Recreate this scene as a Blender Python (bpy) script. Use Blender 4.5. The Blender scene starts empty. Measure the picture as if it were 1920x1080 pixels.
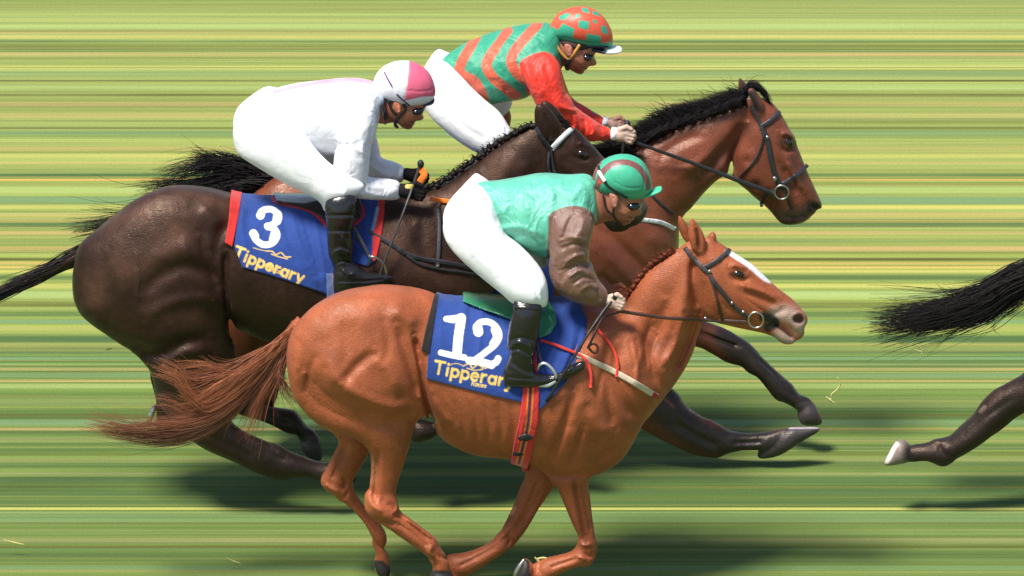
import bpy, math, random
import numpy as np
random.seed(7); np.random.seed(7)

# ---------------------------------------------------------------- camera, world, sun, exposure
scene = bpy.context.scene
ELEV = math.radians(20.0)
SE, CE = math.sin(ELEV), math.cos(ELEV)
S = 360.0                 # photograph pixels per metre on the near horse's plane
DIST = 120.0
ZT = 570.0 / (S * CE)     # height looked at
FPX = S * DIST            # focal length in photograph pixels
cam_d = bpy.data.cameras.new("camera")
cam = bpy.data.objects.new("camera", cam_d)
scene.collection.objects.link(cam)
cam.location = (0.0, -DIST * CE, ZT + DIST * SE)
cam.rotation_euler = (math.radians(90.0) - ELEV, 0.0, 0.0)
cam_d.sensor_width = 36.0
cam_d.lens = 36.0 * FPX / 1920.0
cam_d.clip_start = 1.0
cam_d.clip_end = 2000.0
scene.camera = cam

SUN_EL, SUN_AZ = math.radians(63.0), math.radians(226.0)   # azimuth measured from +Y towards +X
sdir = (math.cos(SUN_EL) * math.sin(SUN_AZ), math.cos(SUN_EL) * math.cos(SUN_AZ), math.sin(SUN_EL))
world = bpy.data.worlds.new("World")
scene.world = world
world.use_nodes = True
wn = world.node_tree
wn.nodes.clear()
wo = wn.nodes.new("ShaderNodeOutputWorld")
wb = wn.nodes.new("ShaderNodeBackground")
sky = wn.nodes.new("ShaderNodeTexSky")
sky.sky_type = 'NISHITA'
sky.sun_disc = False
sky.sun_elevation = SUN_EL
sky.sun_rotation = SUN_AZ
wb.inputs[1].default_value = 0.085
wn.links.new(sky.outputs[0], wb.inputs[0])
wn.links.new(wb.outputs[0], wo.inputs[0])
sun_d = bpy.data.lights.new("sun", 'SUN')
sun_d.energy = 3.6
sun_d.angle = math.radians(13.0)
sun_d.color = (1.0, 0.955, 0.88)
sun = bpy.data.objects.new("sun", sun_d)
scene.collection.objects.link(sun)
from mathutils import Vector
sun.rotation_euler = Vector(sdir).to_track_quat('Z', 'Y').to_euler()
sun.location = (sdir[0] * 30, sdir[1] * 30, sdir[2] * 30)
scene.view_settings.view_transform = 'Standard'
scene.view_settings.look = 'None'
scene.view_settings.exposure = 0.78
scene.view_settings.gamma = 1.0
scene.view_settings.use_curve_mapping = False

# ---------------------------------------------------------------- helpers
def lin(r, g, b):
    def f(c):
        c /= 255.0
        return c / 12.92 if c <= 0.04045 else ((c + 0.055) / 1.055) ** 2.4
    return np.array([f(r), f(g), f(b)])

def to_world(P, Y0):
    """P: (N,3) of side-view coordinates (u right, v down, w away), drawn about the plane Y=Y0; returns metres."""
    u, v, w = P[:, 0], P[:, 1], P[:, 2]
    a = (u - 960.0) / FPX
    b = (540.0 - v) / FPX
    # ray direction = forward + a*right + b*up
    dy = CE + b * SE
    dz = -SE + b * CE
    cy, cz = -DIST * CE, ZT + DIST * SE
    t = (Y0 - cy) / dy
    return np.stack([a * t, np.full_like(u, Y0) + w / S, cz + dz * t], axis=1)

def spline(pts, n=6, closed=True):
    P = np.array(pts, float)
    m = len(P)
    out = []
    rng = range(m) if closed else range(m - 1)
    for i in rng:
        if closed:
            p0, p1, p2, p3 = P[(i - 1) % m], P[i], P[(i + 1) % m], P[(i + 2) % m]
        else:
            p1, p2 = P[i], P[i + 1]
            p0 = P[i - 1] if i > 0 else 2 * p1 - p2
            p3 = P[i + 2] if i + 2 < m else 2 * p2 - p1
        for k in range(n):
            t = k / n
            out.append(0.5 * ((2 * p1) + (p2 - p0) * t + (2 * p0 - 5 * p1 + 4 * p2 - p3) * t * t + (3 * p1 - p0 - 3 * p2 + p3) * t ** 3))
    if not closed:
        out.append(P[-1])
    return np.array(out)

def seg_dist(U, V, pts, closed):
    """distance and parameter to a polyline"""
    d = np.full(U.shape, 1e9, np.float32)
    m = len(pts)
    for i in range(m if closed else m - 1):
        x0, y0 = pts[i][:2]
        x1, y1 = pts[(i + 1) % m][:2]
        dx, dy = x1 - x0, y1 - y0
        L = dx * dx + dy * dy + 1e-9
        t = np.clip(((U - x0) * dx + (V - y0) * dy) / L, 0, 1)
        q = (U - x0 - t * dx) ** 2 + (V - y0 - t * dy) ** 2
        d = np.minimum(d, q)
    return np.sqrt(d)

def inside(U, V, pts):
    c = np.zeros(U.shape, bool)
    m = len(pts)
    for i in range(m):
        x0, y0 = pts[i]
        x1, y1 = pts[(i + 1) % m]
        if y0 == y1:
            continue
        cond = ((y0 > V) != (y1 > V)) & (U < (x1 - x0) * (V - y0) / (y1 - y0) + x0)
        c ^= cond
    return c

def poly_sd(U, V, pts):
    d = seg_dist(U, V, pts, True)
    return np.where(inside(U, V, pts), -d, d)

def bil(A, fu, fv):
    """sample A[v,u] at float indices"""
    nu, nv = A.shape[1], A.shape[0]
    fu = np.clip(fu, 0, nu - 1.001)
    fv = np.clip(fv, 0, nv - 1.001)
    iu, iv = fu.astype(np.int32), fv.astype(np.int32)
    a, b = fu - iu, fv - iv
    return (A[iv, iu] * (1 - a) + A[iv, iu + 1] * a) * (1 - b) + (A[iv + 1, iu] * (1 - a) + A[iv + 1, iu + 1] * a) * b

def solve_u(mask, iters):
    """Poisson inflation: laplace(U) = -4 inside, 0 outside (cell units), coarse to fine"""
    h, w = mask.shape
    if min(h, w) > 24:
        mm = mask[: h // 2 * 2, : w // 2 * 2].reshape(h // 2, 2, w // 2, 2).mean(axis=(1, 3)) > 0.5
        Uc = solve_u(mm, 60) * 4.0
        vi, ui = np.mgrid[0:h, 0:w]
        U = bil(Uc, (ui - 0.5) / 2.0, (vi - 0.5) / 2.0)
    else:
        U = np.zeros(mask.shape)
        iters = 400
    m = mask.astype(float)
    U = U * m
    for _ in range(iters):
        n = np.zeros_like(U)
        n[1:-1, 1:-1] = 0.25 * (U[:-2, 1:-1] + U[2:, 1:-1] + U[1:-1, :-2] + U[1:-1, 2:]) + 1.0
        U = n * m
    return U

class Part:
    """an outline in the side view, inflated to a round volume about the depth w; k = width / height"""
    def __init__(s, poly, w=0.0, k=1.0, b=8.0, inf=0.0, mirror=False, raw=False, tmax=None):
        s.k, s.b, s.inf, s.mirror = k, b, inf, mirror
        P = np.array(poly, float) if raw else spline(poly, 5)
        lo, hi = P.min(0) - 46, P.max(0) + 46
        size = (hi - lo).max()
        s.st = st = 1.0 if size < 260 else (1.5 if size < 450 else 2.5)
        s.u0, s.v0 = lo
        nu, nv = int((hi[0] - lo[0]) / st) + 2, int((hi[1] - lo[1]) / st) + 2
        VV, UU = np.mgrid[0:nv, 0:nu]
        UU = UU * st + s.u0
        VV = VV * st + s.v0
        sd = poly_sd(UU, VV, P)
        U = solve_u(sd < 0, 30) * st * st
        # edge gradient, to continue the field outside
        Rl = math.sqrt(max(U.max(), 1.0))
        g = 2.0 * np.sqrt(np.maximum(U, 0))
        out = sd > 0
        A = np.where(out, 0, U)
        # slope near the border spread outwards
        slope = np.where((sd < -1.0 * st) & (sd > -3.5 * st), U / np.maximum(-sd, 1e-3), 0)
        wgt = (slope > 0).astype(float)
        for _ in range(26):
            for ax in (0, 1):
                slope = slope + np.roll(slope, 1, ax) + np.roll(slope, -1, ax)
                wgt = wgt + np.roll(wgt, 1, ax) + np.roll(wgt, -1, ax)
            mx = wgt.max()
            slope /= mx; wgt /= mx
        sl = np.where(wgt > 1e-12, slope / np.maximum(wgt, 1e-12), 2 * Rl)
        A = np.where(out, -sl * sd, A)
        for _ in range(2):
            for ax in (0, 1):
                A = 0.5 * A + 0.25 * (np.roll(A, 1, ax) + np.roll(A, -1, ax))
        if tmax:   # limit the half thickness softly
            t = np.maximum(A, 0)
            A = np.where(A > 0, t * tmax * tmax / (t + tmax * tmax), A)
        gy, gx = np.gradient(A, st)
        s.A, s.G, s.sd = A, np.sqrt(gx * gx + gy * gy), sd
        s.R = math.sqrt(max(A.max(), 1))
        s.w = w
        s.hi = hi
    def wc(s, u, v):
        if np.isscalar(s.w):
            return np.full(np.shape(u), float(s.w))
        an = s.w
        best = np.full(np.shape(u), 1e9)
        out = np.zeros(np.shape(u))
        for i in range(len(an) - 1):
            x0, y0, w0 = an[i]
            x1, y1, w1 = an[i + 1]
            dx, dy = x1 - x0, y1 - y0
            t = np.clip(((u - x0) * dx + (v - y0) * dy) / (dx * dx + dy * dy + 1e-9), 0, 1)
            q = (u - x0 - t * dx) ** 2 + (v - y0 - t * dy) ** 2
            out = np.where(q < best, w0 + (w1 - w0) * t, out)
            best = np.minimum(best, q)
        return out
    def wr(s):
        return [s.w] if np.isscalar(s.w) else [a[2] for a in s.w]

class Cap:
    """tapered capsule; points are (u, v as drawn, w)"""
    def __init__(s, p0, r0, p1, r1, b=2.0, inf=0.0, mirror=False):
        s.p0, s.r0, s.p1, s.r1, s.b, s.inf, s.mirror = p0, r0, p1, r1, b, inf, mirror

class Grid:
    def __init__(s, u0, u1, v0, v1, w0, w1, h):
        s.h = h
        s.u = np.arange(u0, u1, h, dtype=np.float32)
        s.v = np.arange(v0, v1, h, dtype=np.float32)
        s.w = np.arange(w0, w1, h, dtype=np.float32)
        s.F = np.full((len(s.u), len(s.v), len(s.w)), 60.0, np.float32)

def smin(a, b, r):
    if r <= 0.01:
        return np.minimum(a, b)
    h = np.maximum(r - np.abs(a - b), 0) / r
    return np.minimum(a, b) - h * h * r * 0.25

def ev(grid, parts, extra=0.0):
    for p in parts:
        for sgn in ((1, -1) if p.mirror else (1,)):
            if isinstance(p, Cap):
                a = np.array([p.p0[0], p.p0[1] + SE * p.p0[2], p.p0[2] * sgn])
                c = np.array([p.p1[0], p.p1[1] + SE * p.p1[2], p.p1[2] * sgn])
                R = max(p.r0, p.r1) + 10
                lo, hi = np.minimum(a, c) - R, np.maximum(a, c) + R
                iu = slice(*np.searchsorted(grid.u, (lo[0], hi[0])))
                iv = slice(*np.searchsorted(grid.v, (lo[1], hi[1])))
                iw = slice(*np.searchsorted(grid.w, (lo[2], hi[2])))
                if iu.start >= iu.stop or iv.start >= iv.stop or iw.start >= iw.stop:
                    continue
                X, Y, Z = np.meshgrid(grid.u[iu], grid.v[iv], grid.w[iw], indexing='ij')
                d = c - a
                t = np.clip(((X - a[0]) * d[0] + (Y - a[1]) * d[1] + (Z - a[2]) * d[2]) / (d @ d + 1e-9), 0, 1)
                D = np.sqrt((X - a[0] - t * d[0]) ** 2 + (Y - a[1] - t * d[1]) ** 2 + (Z - a[2] - t * d[2]) ** 2) - (p.r0 + (p.r1 - p.r0) * t)
                grid.F[iu, iv, iw] = smin(grid.F[iu, iv, iw], (D - p.inf - extra).astype(np.float32), p.b)
                continue
            ws = p.wr()
            wmn, wmx = min(ws), max(ws)
            lo_v, hi_v = p.v0 + SE * wmn, p.hi[1] + SE * wmx
            iu = slice(*np.searchsorted(grid.u, (p.u0, p.hi[0])))
            iv = slice(*np.searchsorted(grid.v, (lo_v, hi_v)))
            ext = p.R * p.k + 75
            wl, wh = (wmn - ext, wmx + ext) if sgn > 0 else (-wmx - ext, -wmn + ext)
            iw = slice(*np.searchsorted(grid.w, (wl, wh)))
            if iu.start >= iu.stop or iv.start >= iv.stop or iw.start >= iw.stop:
                continue
            Ug, Vg = np.meshgrid(grid.u[iu], grid.v[iv], indexing='ij')
            vp = Vg.copy()
            for _ in range(3):
                W = p.wc(Ug, vp)
                vp = Vg - SE * W
            fu, fv = (Ug - p.u0) / p.st, (vp - p.v0) / p.st
            ok = (fu >= 0) & (fv >= 0) & (fu <= p.A.shape[1] - 1) & (fv <= p.A.shape[0] - 1)
            A = np.where(ok, bil(p.A, fu, fv), -1e5).astype(np.float32)
            G = bil(p.G, fu, fv).astype(np.float32)
            dw = grid.w[iw][None, None, :] - (sgn * W.astype(np.float32))[:, :, None]
            Fq = dw * dw / (p.k * p.k) - A[:, :, None]
            gr = np.sqrt((2 * dw / (p.k * p.k)) ** 2 + (G * G)[:, :, None]) + 3.0
            sdg = np.where(ok, bil(p.sd, fu, fv), 60).astype(np.float32)
            D = np.clip(np.maximum(Fq / gr, np.where(sdg > 0, sdg, -60)[:, :, None]), -60, 60) - p.inf - extra
            grid.F[iu, iv, iw] = smin(grid.F[iu, iv, iw], D, p.b)

def vpix(grid):
    return grid.v[None, :, None] - SE * grid.w[None, None, :]

def displace(grid, strokes, band=14.0, near_only=True):
    """strokes: (points, width, amount) raise (+) or groove (-) the near surface along a line drawn in the side view"""
    if not strokes:
        return
    I = np.nonzero(np.abs(grid.F) < band)
    u = grid.u[I[0]]
    w = grid.w[I[2]]
    v = grid.v[I[1]] - SE * w
    add = np.zeros(len(u), np.float32)
    for pts, wid, amt in strokes:
        P = spline(pts, 4, False) if len(pts) > 2 else np.array(pts, float)
        lo, hi = P.min(0) - 3 * wid, P.max(0) + 3 * wid
        m = np.nonzero((u > lo[0]) & (u < hi[0]) & (v > lo[1]) & (v < hi[1]))[0]
        if len(m) == 0:
            continue
        d = seg_dist(u[m], v[m], P, False)
        a_ = amt * np.exp(-(d / wid) ** 2)
        if len(pts) > 2:      # fade out towards both ends
            L = np.hypot(*(P[0] - P[-1]))
            f = min(2.2 * wid, 0.3 * L) + 1e-6
            for e in (P[0], P[-1]):
                a_ *= np.clip(np.hypot(u[m] - e[0], v[m] - e[1]) / f, 0.0, 1.0) ** 0.8
        add[m] += a_
    grid.F[I] -= add

def nets(grid, smooth=1):
    F = grid.F
    nx, ny, nz = F.shape
    neg = F < 0
    c = [neg[i:nx - 1 + i, j:ny - 1 + j, k:nz - 1 + k] for i in (0, 1) for j in (0, 1) for k in (0, 1)]
    any_ = c[0] | c[1] | c[2] | c[3] | c[4] | c[5] | c[6] | c[7]
    all_ = c[0] & c[1] & c[2] & c[3] & c[4] & c[5] & c[6] & c[7]
    act = any_ & ~all_
    I, J, K = np.nonzero(act)
    idx = np.full(act.shape, -1, np.int32)
    idx[I, J, K] = np.arange(len(I))
    acc = np.zeros((len(I), 3), np.float32)
    cnt = np.zeros(len(I), np.float32)
    corners = [(i, j, k) for i in (0, 1) for j in (0, 1) for k in (0, 1)]
    val = {cc: F[I + cc[0], J + cc[1], K + cc[2]] for cc in corners}
    for a in corners:
        for ax in range(3):
            if a[ax] == 0:
                b = list(a); b[ax] = 1; b = tuple(b)
                fa, fb = val[a], val[b]
                m = (fa < 0) != (fb < 0)
                t = fa / np.where(m, fa - fb, 1)
                for q in range(3):
                    acc[:, q] += np.where(m, a[q] + (t if q == ax else 0), 0)
                cnt += m
    V = acc / cnt[:, None]
    V = V + np.stack([I, J, K], 1)
    quads = []
    for ax in range(3):
        o = [q for q in range(3) if q != ax]
        sl0, sl1 = [slice(None)] * 3, [slice(None)] * 3
        sl0[ax], sl1[ax] = slice(0, -1), slice(1, None)
        cross = neg[tuple(sl0)] != neg[tuple(sl1)]
        ins = neg[tuple(sl0)]
        E = np.stack(np.nonzero(cross), 1)
        m = (E[:, o[0]] > 0) & (E[:, o[1]] > 0) & (E[:, o[0]] < F.shape[o[0]] - 1) & (E[:, o[1]] < F.shape[o[1]] - 1)
        E = E[m]
        s = ins[tuple(E.T)]
        def cell(d0, d1):
            Q = E.copy()
            Q[:, o[0]] -= d0
            Q[:, o[1]] -= d1
            return idx[tuple(Q.T)]
        q = np.stack([cell(1, 1), cell(0, 1), cell(0, 0), cell(1, 0)], 1)
        flip = s if ax != 1 else ~s
        q[~flip] = q[~flip][:, ::-1]
        quads.append(q)
    Q = np.concatenate(quads)
    for _ in range(smooth):
        sm = np.zeros_like(V); n = np.zeros(len(V))
        for a in range(4):
            b = (a + 1) % 4
            for x, y in ((Q[:, a], Q[:, b]), (Q[:, b], Q[:, a])):
                for q_ in range(3):
                    sm[:, q_] += np.bincount(x, V[y, q_], len(V))
                n += np.bincount(x, minlength=len(V))
        V = 0.5 * V + 0.5 * sm / np.maximum(n, 1)[:, None]
    P = np.stack([grid.u[0] + V[:, 0] * grid.h, grid.v[0] + V[:, 1] * grid.h, grid.w[0] + V[:, 2] * grid.h], 1)
    # v runs downwards, so the handedness is mirrored
    return P, Q[:, ::-1]

def near_map(grid):
    """depth w of the first surface met from the viewer's side, on the drawing's own lattice"""
    F = grid.F
    nu, nv, nw = F.shape
    D = np.full((nu, nv), np.nan, np.float32)
    prev = None
    for k in range(nw):
        sh = SE * grid.w[k] / grid.h
        j = np.arange(nv) + sh
        j0 = np.clip(np.floor(j).astype(int), 0, nv - 2)
        f = (j - j0)[None, :]
        sl = F[:, j0, k] * (1 - f) + F[:, np.clip(j0 + 1, 0, nv - 1), k] * f
        sl = np.where(((j < 0) | (j > nv - 1))[None, :], 60, sl)
        if prev is not None:
            m = np.isnan(D) & (sl < 0)
            t = np.where(m, prev / np.where(m, prev - sl, 1), 0)
            D = np.where(m, grid.w[k - 1] + np.clip(t, 0, 1) * grid.h, D)
        prev = sl
    return (grid.u[0], grid.v[0], grid.h, D)

def depth_at(nm, u, v, default=0.0):
    u0, v0, h, D = nm
    i, j = int(round((u - u0) / h)), int(round((v - v0) / h))
    best = None
    for r in range(0, 7):
        blk = D[max(i - r, 0):i + r + 1, max(j - r, 0):j + r + 1]
        if blk.size and np.isfinite(blk).any():
            best = float(np.nanmean(blk))
            break
    return default if best is None else best

def make_mesh(name, P, faces, mat, parent=None, Y0=0.0, col=None, world_coords=False, smooth=True):
    W = P if world_coords else to_world(P, Y0)
    me = bpy.data.meshes.new(name)
    W = np.asarray(W, np.float32)
    me.vertices.add(len(W))
    me.vertices.foreach_set("co", W.ravel())
    if isinstance(faces, np.ndarray):
        n, k = faces.shape
        me.loops.add(n * k)
        me.loops.foreach_set("vertex_index", faces.astype(np.int32).ravel())
        me.polygons.add(n)
        me.polygons.foreach_set("loop_start", np.arange(0, n * k, k, dtype=np.int32))
        try:
            me.polygons.foreach_set("loop_total", np.full(n, k, np.int32))
        except Exception:
            pass
    else:
        tot = sum(len(f) for f in faces)
        me.loops.add(tot)
        me.loops.foreach_set("vertex_index", np.array([i for f in faces for i in f], np.int32))
        me.polygons.add(len(faces))
        st = np.cumsum([0] + [len(f) for f in faces[:-1]]).astype(np.int32)
        me.polygons.foreach_set("loop_start", st)
    me.update(calc_edges=True)
    me.validate()
    if smooth:
        me.polygons.foreach_set("use_smooth", np.ones(len(me.polygons), bool))
    if col is not None:
        at = me.color_attributes.new("Col", 'FLOAT_COLOR', 'POINT')
        c4 = np.ones((len(W), 4), np.float32)
        c4[:, :3] = col
        at.data.foreach_set("color", c4.ravel())
    me.materials.append(mat)
    ob = bpy.data.objects.new(name, me)
    scene.collection.objects.link(ob)
    if parent is not None:
        ob.parent = parent
        ob.matrix_parent_inverse = parent.matrix_world.inverted()
    return ob

def paint(P, base, ops):
    """ops: (kind, points, colour, softness[, radius]) in the side view"""
    u, v = P[:, 0], P[:, 1] - SE * P[:, 2]
    C = np.tile(np.array(base, np.float32), (len(P), 1))
    for op in ops:
        kind, pts, colr, soft = op[:4]
        if kind == 'line':
            rad = op[4]
            Q = np.array(pts, float) if len(pts) < 3 or (len(op) > 5 and op[5]) else spline(pts, 4, False)
        elif kind == 'poly':
            rad = 0
            Q = np.array(pts, float)
        elif kind == 'spoly':
            rad = 0
            Q = spline(pts, 5)
        lo, hi = Q.min(0) - rad - soft - 1, Q.max(0) + rad + soft + 1
        m = np.nonzero((u > lo[0]) & (u < hi[0]) & (v > lo[1]) & (v < hi[1]))[0]
        if len(m) == 0:
            continue
        if kind == 'line':
            d = seg_dist(u[m], v[m], Q, False) - rad
        else:
            d = poly_sd(u[m], v[m], Q)
        a = np.clip(0.5 - d / (2 * soft), 0, 1)[:, None]
        a = a * a * (3 - 2 * a)
        C[m] = C[m] * (1 - a) + np.array(colr)[None, :] * a
    return C

# ---------------------------------------------------------------- materials
def nt(name):
    m = bpy.data.materials.new(name)
    m.use_nodes = True
    t = m.node_tree
    bs = t.nodes["Principled BSDF"]
    return m, t, bs

def N(t, kind, **kw):
    n = t.nodes.new(kind)
    for k, v in kw.items():
        setattr(n, k, v)
    return n

def coat_mat(name, rough=0.45, tint=(1, .86, .75, 1), spec=0.45, var=0.18, scale=9.0, bump=0.25, sheen=0.04, fine=150.0, dapple=0.0):
    m, t, bs = nt(name)
    at = N(t, "ShaderNodeVertexColor", layer_name="Col")
    geo = N(t, "ShaderNodeNewGeometry")
    n1 = N(t, "ShaderNodeTexNoise"); n1.inputs["Scale"].default_value = scale; n1.inputs["Detail"].default_value = 6
    n2 = N(t, "ShaderNodeTexNoise"); n2.inputs["Scale"].default_value = fine; n2.inputs["Detail"].default_value = 3
    t.links.new(geo.outputs["Position"], n1.inputs["Vector"])
    t.links.new(geo.outputs["Position"], n2.inputs["Vector"])
    mr = N(t, "ShaderNodeMapRange"); mr.inputs["From Min"].default_value = 0.3; mr.inputs["From Max"].default_value = 0.7
    mr.inputs["To Min"].default_value = 1 - var; mr.inputs["To Max"].default_value = 1 + var
    t.links.new(n1.outputs["Fac"], mr.inputs["Value"])
    mr2 = N(t, "ShaderNodeMapRange"); mr2.inputs["From Min"].default_value = 0.3; mr2.inputs["From Max"].default_value = 0.7
    mr2.inputs["To Min"].default_value = 0.78; mr2.inputs["To Max"].default_value = 1.22
    t.links.new(n2.outputs["Fac"], mr2.inputs["Value"])
    mu = N(t, "ShaderNodeMath", operation='MULTIPLY')
    t.links.new(mr.outputs[0], mu.inputs[0]); t.links.new(mr2.outputs[0], mu.inputs[1])
    last = mu.outputs[0]
    if dapple > 0:
        vo = N(t, "ShaderNodeTexVoronoi"); vo.inputs["Scale"].default_value = 16.0; vo.inputs["Randomness"].default_value = 0.9
        t.links.new(geo.outputs["Position"], vo.inputs["Vector"])
        m3 = N(t, "ShaderNodeMapRange"); m3.inputs["From Min"].default_value = 0.0; m3.inputs["From Max"].default_value = 0.75
        m3.inputs["To Min"].default_value = 1 + dapple; m3.inputs["To Max"].default_value = 1 - dapple
        t.links.new(vo.outputs["Distance"], m3.inputs["Value"])
        mu2 = N(t, "ShaderNodeMath", operation='MULTIPLY')
        t.links.new(last, mu2.inputs[0]); t.links.new(m3.outputs[0], mu2.inputs[1])
        last = mu2.outputs[0]
    vm = N(t, "ShaderNodeVectorMath", operation='SCALE')
    t.links.new(at.outputs["Color"], vm.inputs[0]); t.links.new(last, vm.inputs["Scale"])
    t.links.new(vm.outputs[0], bs.inputs["Base Color"])
    rm = N(t, "ShaderNodeMapRange"); rm.inputs["From Min"].default_value = 0.3; rm.inputs["From Max"].default_value = 0.7
    rm.inputs["To Min"].default_value = rough - 0.12; rm.inputs["To Max"].default_value = rough + 0.12
    nr = N(t, "ShaderNodeTexNoise"); nr.inputs["Scale"].default_value = 30.0; nr.inputs["Detail"].default_value = 6
    t.links.new(geo.outputs["Position"], nr.inputs["Vector"]); t.links.new(nr.outputs["Fac"], rm.inputs["Value"]); t.links.new(rm.outputs[0], bs.inputs["Roughness"])
    bs.inputs["Specular IOR Level"].default_value = spec
    bs.inputs["Specular Tint"].default_value = tint
    bs.inputs["Sheen Weight"].default_value = sheen
    bs.inputs["Sheen Roughness"].default_value = 0.4
    mp = N(t, "ShaderNodeMapping"); mp.inputs["Scale"].default_value = (90, 60, 240); mp.inputs["Rotation"].default_value = (0, 0.5, 0)
    n3 = N(t, "ShaderNodeTexNoise"); n3.inputs["Scale"].default_value = 1.0; n3.inputs["Detail"].default_value = 2
    t.links.new(geo.outputs["Position"], mp.inputs["Vector"]); t.links.new(mp.outputs[0], n3.inputs["Vector"])
    ad = N(t, "ShaderNodeMath", operation='MULTIPLY_ADD'); ad.inputs[1].default_value = 1.6
    n4 = N(t, "ShaderNodeTexNoise"); n4.inputs["Scale"].default_value = 17.0; n4.inputs["Detail"].default_value = 4
    t.links.new(geo.outputs["Position"], n4.inputs["Vector"])
    t.links.new(n4.outputs["Fac"], ad.inputs[0]); t.links.new(n3.outputs["Fac"], ad.inputs[2])
    bp = N(t, "ShaderNodeBump"); bp.inputs["Strength"].default_value = bump; bp.inputs["Distance"].default_value = 0.006
    t.links.new(ad.outputs[0], bp.inputs["Height"]); t.links.new(bp.outputs[0], bs.inputs["Normal"])
    return m

def cloth_mat(name, rough=0.5, spec=0.4, bump=0.5, scale=14.0, sheen=0.0, dist=0.02, stretch=(1, 1, 1), coat=0.0):
    m, t, bs = nt(name)
    at = N(t, "ShaderNodeVertexColor", layer_name="Col")
    geo = N(t, "ShaderNodeNewGeometry")
    mp = N(t, "ShaderNodeMapping"); mp.inputs["Scale"].default_value = stretch
    t.links.new(geo.outputs["Position"], mp.inputs["Vector"])
    n1 = N(t, "ShaderNodeTexNoise"); n1.inputs["Scale"].default_value = scale; n1.inputs["Detail"].default_value = 3; n1.inputs["Distortion"].default_value = 0.8
    t.links.new(mp.outputs[0], n1.inputs["Vector"])
    n2 = N(t, "ShaderNodeTexNoise"); n2.inputs["Scale"].default_value = 420.0
    t.links.new(geo.outputs["Position"], n2.inputs["Vector"])
    ad = N(t, "ShaderNodeMath", operation='MULTIPLY_ADD'); ad.inputs[1].default_value = 0.06
    t.links.new(n2.outputs["Fac"], ad.inputs[0]); t.links.new(n1.outputs["Fac"], ad.inputs[2])
    bp = N(t, "ShaderNodeBump"); bp.inputs["Strength"].default_value = bump; bp.inputs["Distance"].default_value = dist
    t.links.new(ad.outputs[0], bp.inputs["Height"]); t.links.new(bp.outputs[0], bs.inputs["Normal"])
    mr = N(t, "ShaderNodeMapRange"); mr.inputs["From Min"].default_value = 0.3; mr.inputs["From Max"].default_value = 0.7
    mr.inputs["To Min"].default_value = 0.92; mr.inputs["To Max"].default_value = 1.05
    t.links.new(n1.outputs["Fac"], mr.inputs["Value"])
    vm = N(t, "ShaderNodeVectorMath", operation='SCALE')
    t.links.new(at.outputs["Color"], vm.inputs[0]); t.links.new(mr.outputs[0], vm.inputs["Scale"])
    t.links.new(vm.outputs[0], bs.inputs["Base Color"])
    bs.inputs["Roughness"].default_value = rough
    bs.inputs["Specular IOR Level"].default_value = spec
    bs.inputs["Sheen Weight"].default_value = sheen
    bs.inputs["Coat Weight"].default_value = coat
    bs.inputs["Coat Roughness"].default_value = 0.15
    return m

def plain(name, color, rough=0.5, metal=0.0, spec=0.5, bump=0.0, scale=120.0, var=0.12):
    m, t, bs = nt(name)
    geo = N(t, "ShaderNodeNewGeometry")
    n1 = N(t, "ShaderNodeTexNoise"); n1.inputs["Scale"].default_value = scale; n1.inputs["Detail"].default_value = 4
    t.links.new(geo.outputs["Position"], n1.inputs["Vector"])
    mr = N(t, "ShaderNodeMapRange"); mr.inputs["From Min"].default_value = 0.3; mr.inputs["From Max"].default_value = 0.7
    mr.inputs["To Min"].default_value = 1 - var; mr.inputs["To Max"].default_value = 1 + var
    t.links.new(n1.outputs["Fac"], mr.inputs["Value"])
    vm = N(t, "ShaderNodeVectorMath", operation='SCALE')
    vm.inputs[0].default_value = tuple(color)
    t.links.new(mr.outputs[0], vm.inputs["Scale"])
    t.links.new(vm.outputs[0], bs.inputs["Base Color"])
    bs.inputs["Roughness"].default_value = rough
    bs.inputs["Metallic"].default_value = metal
    bs.inputs["Specular IOR Level"].default_value = spec
    if bump:
        bp = N(t, "ShaderNodeBump"); bp.inputs["Strength"].default_value = bump; bp.inputs["Distance"].default_value = 0.003
        t.links.new(n1.outputs["Fac"], bp.inputs["Height"]); t.links.new(bp.outputs[0], bs.inputs["Normal"])
    return m

# ---------------------------------------------------------------- small mesh builders in side-view coordinates
def ribbon(pts3, wid, thick, segs=5, closed=False):
    """flat strap through (u, v drawn, w) points; returns P (side-view coords) and faces"""
    C = spline(pts3, segs, False) if len(pts3) > 2 else np.array(pts3, float)
    n = len(C)
    T = np.gradient(C[:, :2], axis=0)
    T /= np.linalg.norm(T, axis=1)[:, None] + 1e-9
    Nn = np.stack([-T[:, 1], T[:, 0]], 1)
    P, F = [], []
    ww = np.interp(np.linspace(0, 1, n), np.linspace(0, 1, len(wid)), wid) if hasattr(wid, '__len__') else np.full(n, wid)
    for i in range(n):
        for a, b in ((-1, -1), (-0.55, -1.4), (0.55, -1.4), (1, -1), (1, 1), (-1, 1)):
            u = C[i, 0] + Nn[i, 0] * ww[i] * 0.5 * a
            v = C[i, 1] + Nn[i, 1] * ww[i] * 0.5 * a
            w = C[i, 2] + thick * 0.5 * b
            P.append((u, v + SE * w, w))
    k = 6
    for i in range(n - 1):
        for j in range(k):
            a, b = i * k + j, i * k + (j + 1) % k
            F.append((a, b, b + k, a + k))
    F.append(tuple(range(k))); F.append(tuple(range((n - 1) * k, n * k))[::-1])
    return np.array(P), F

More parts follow.
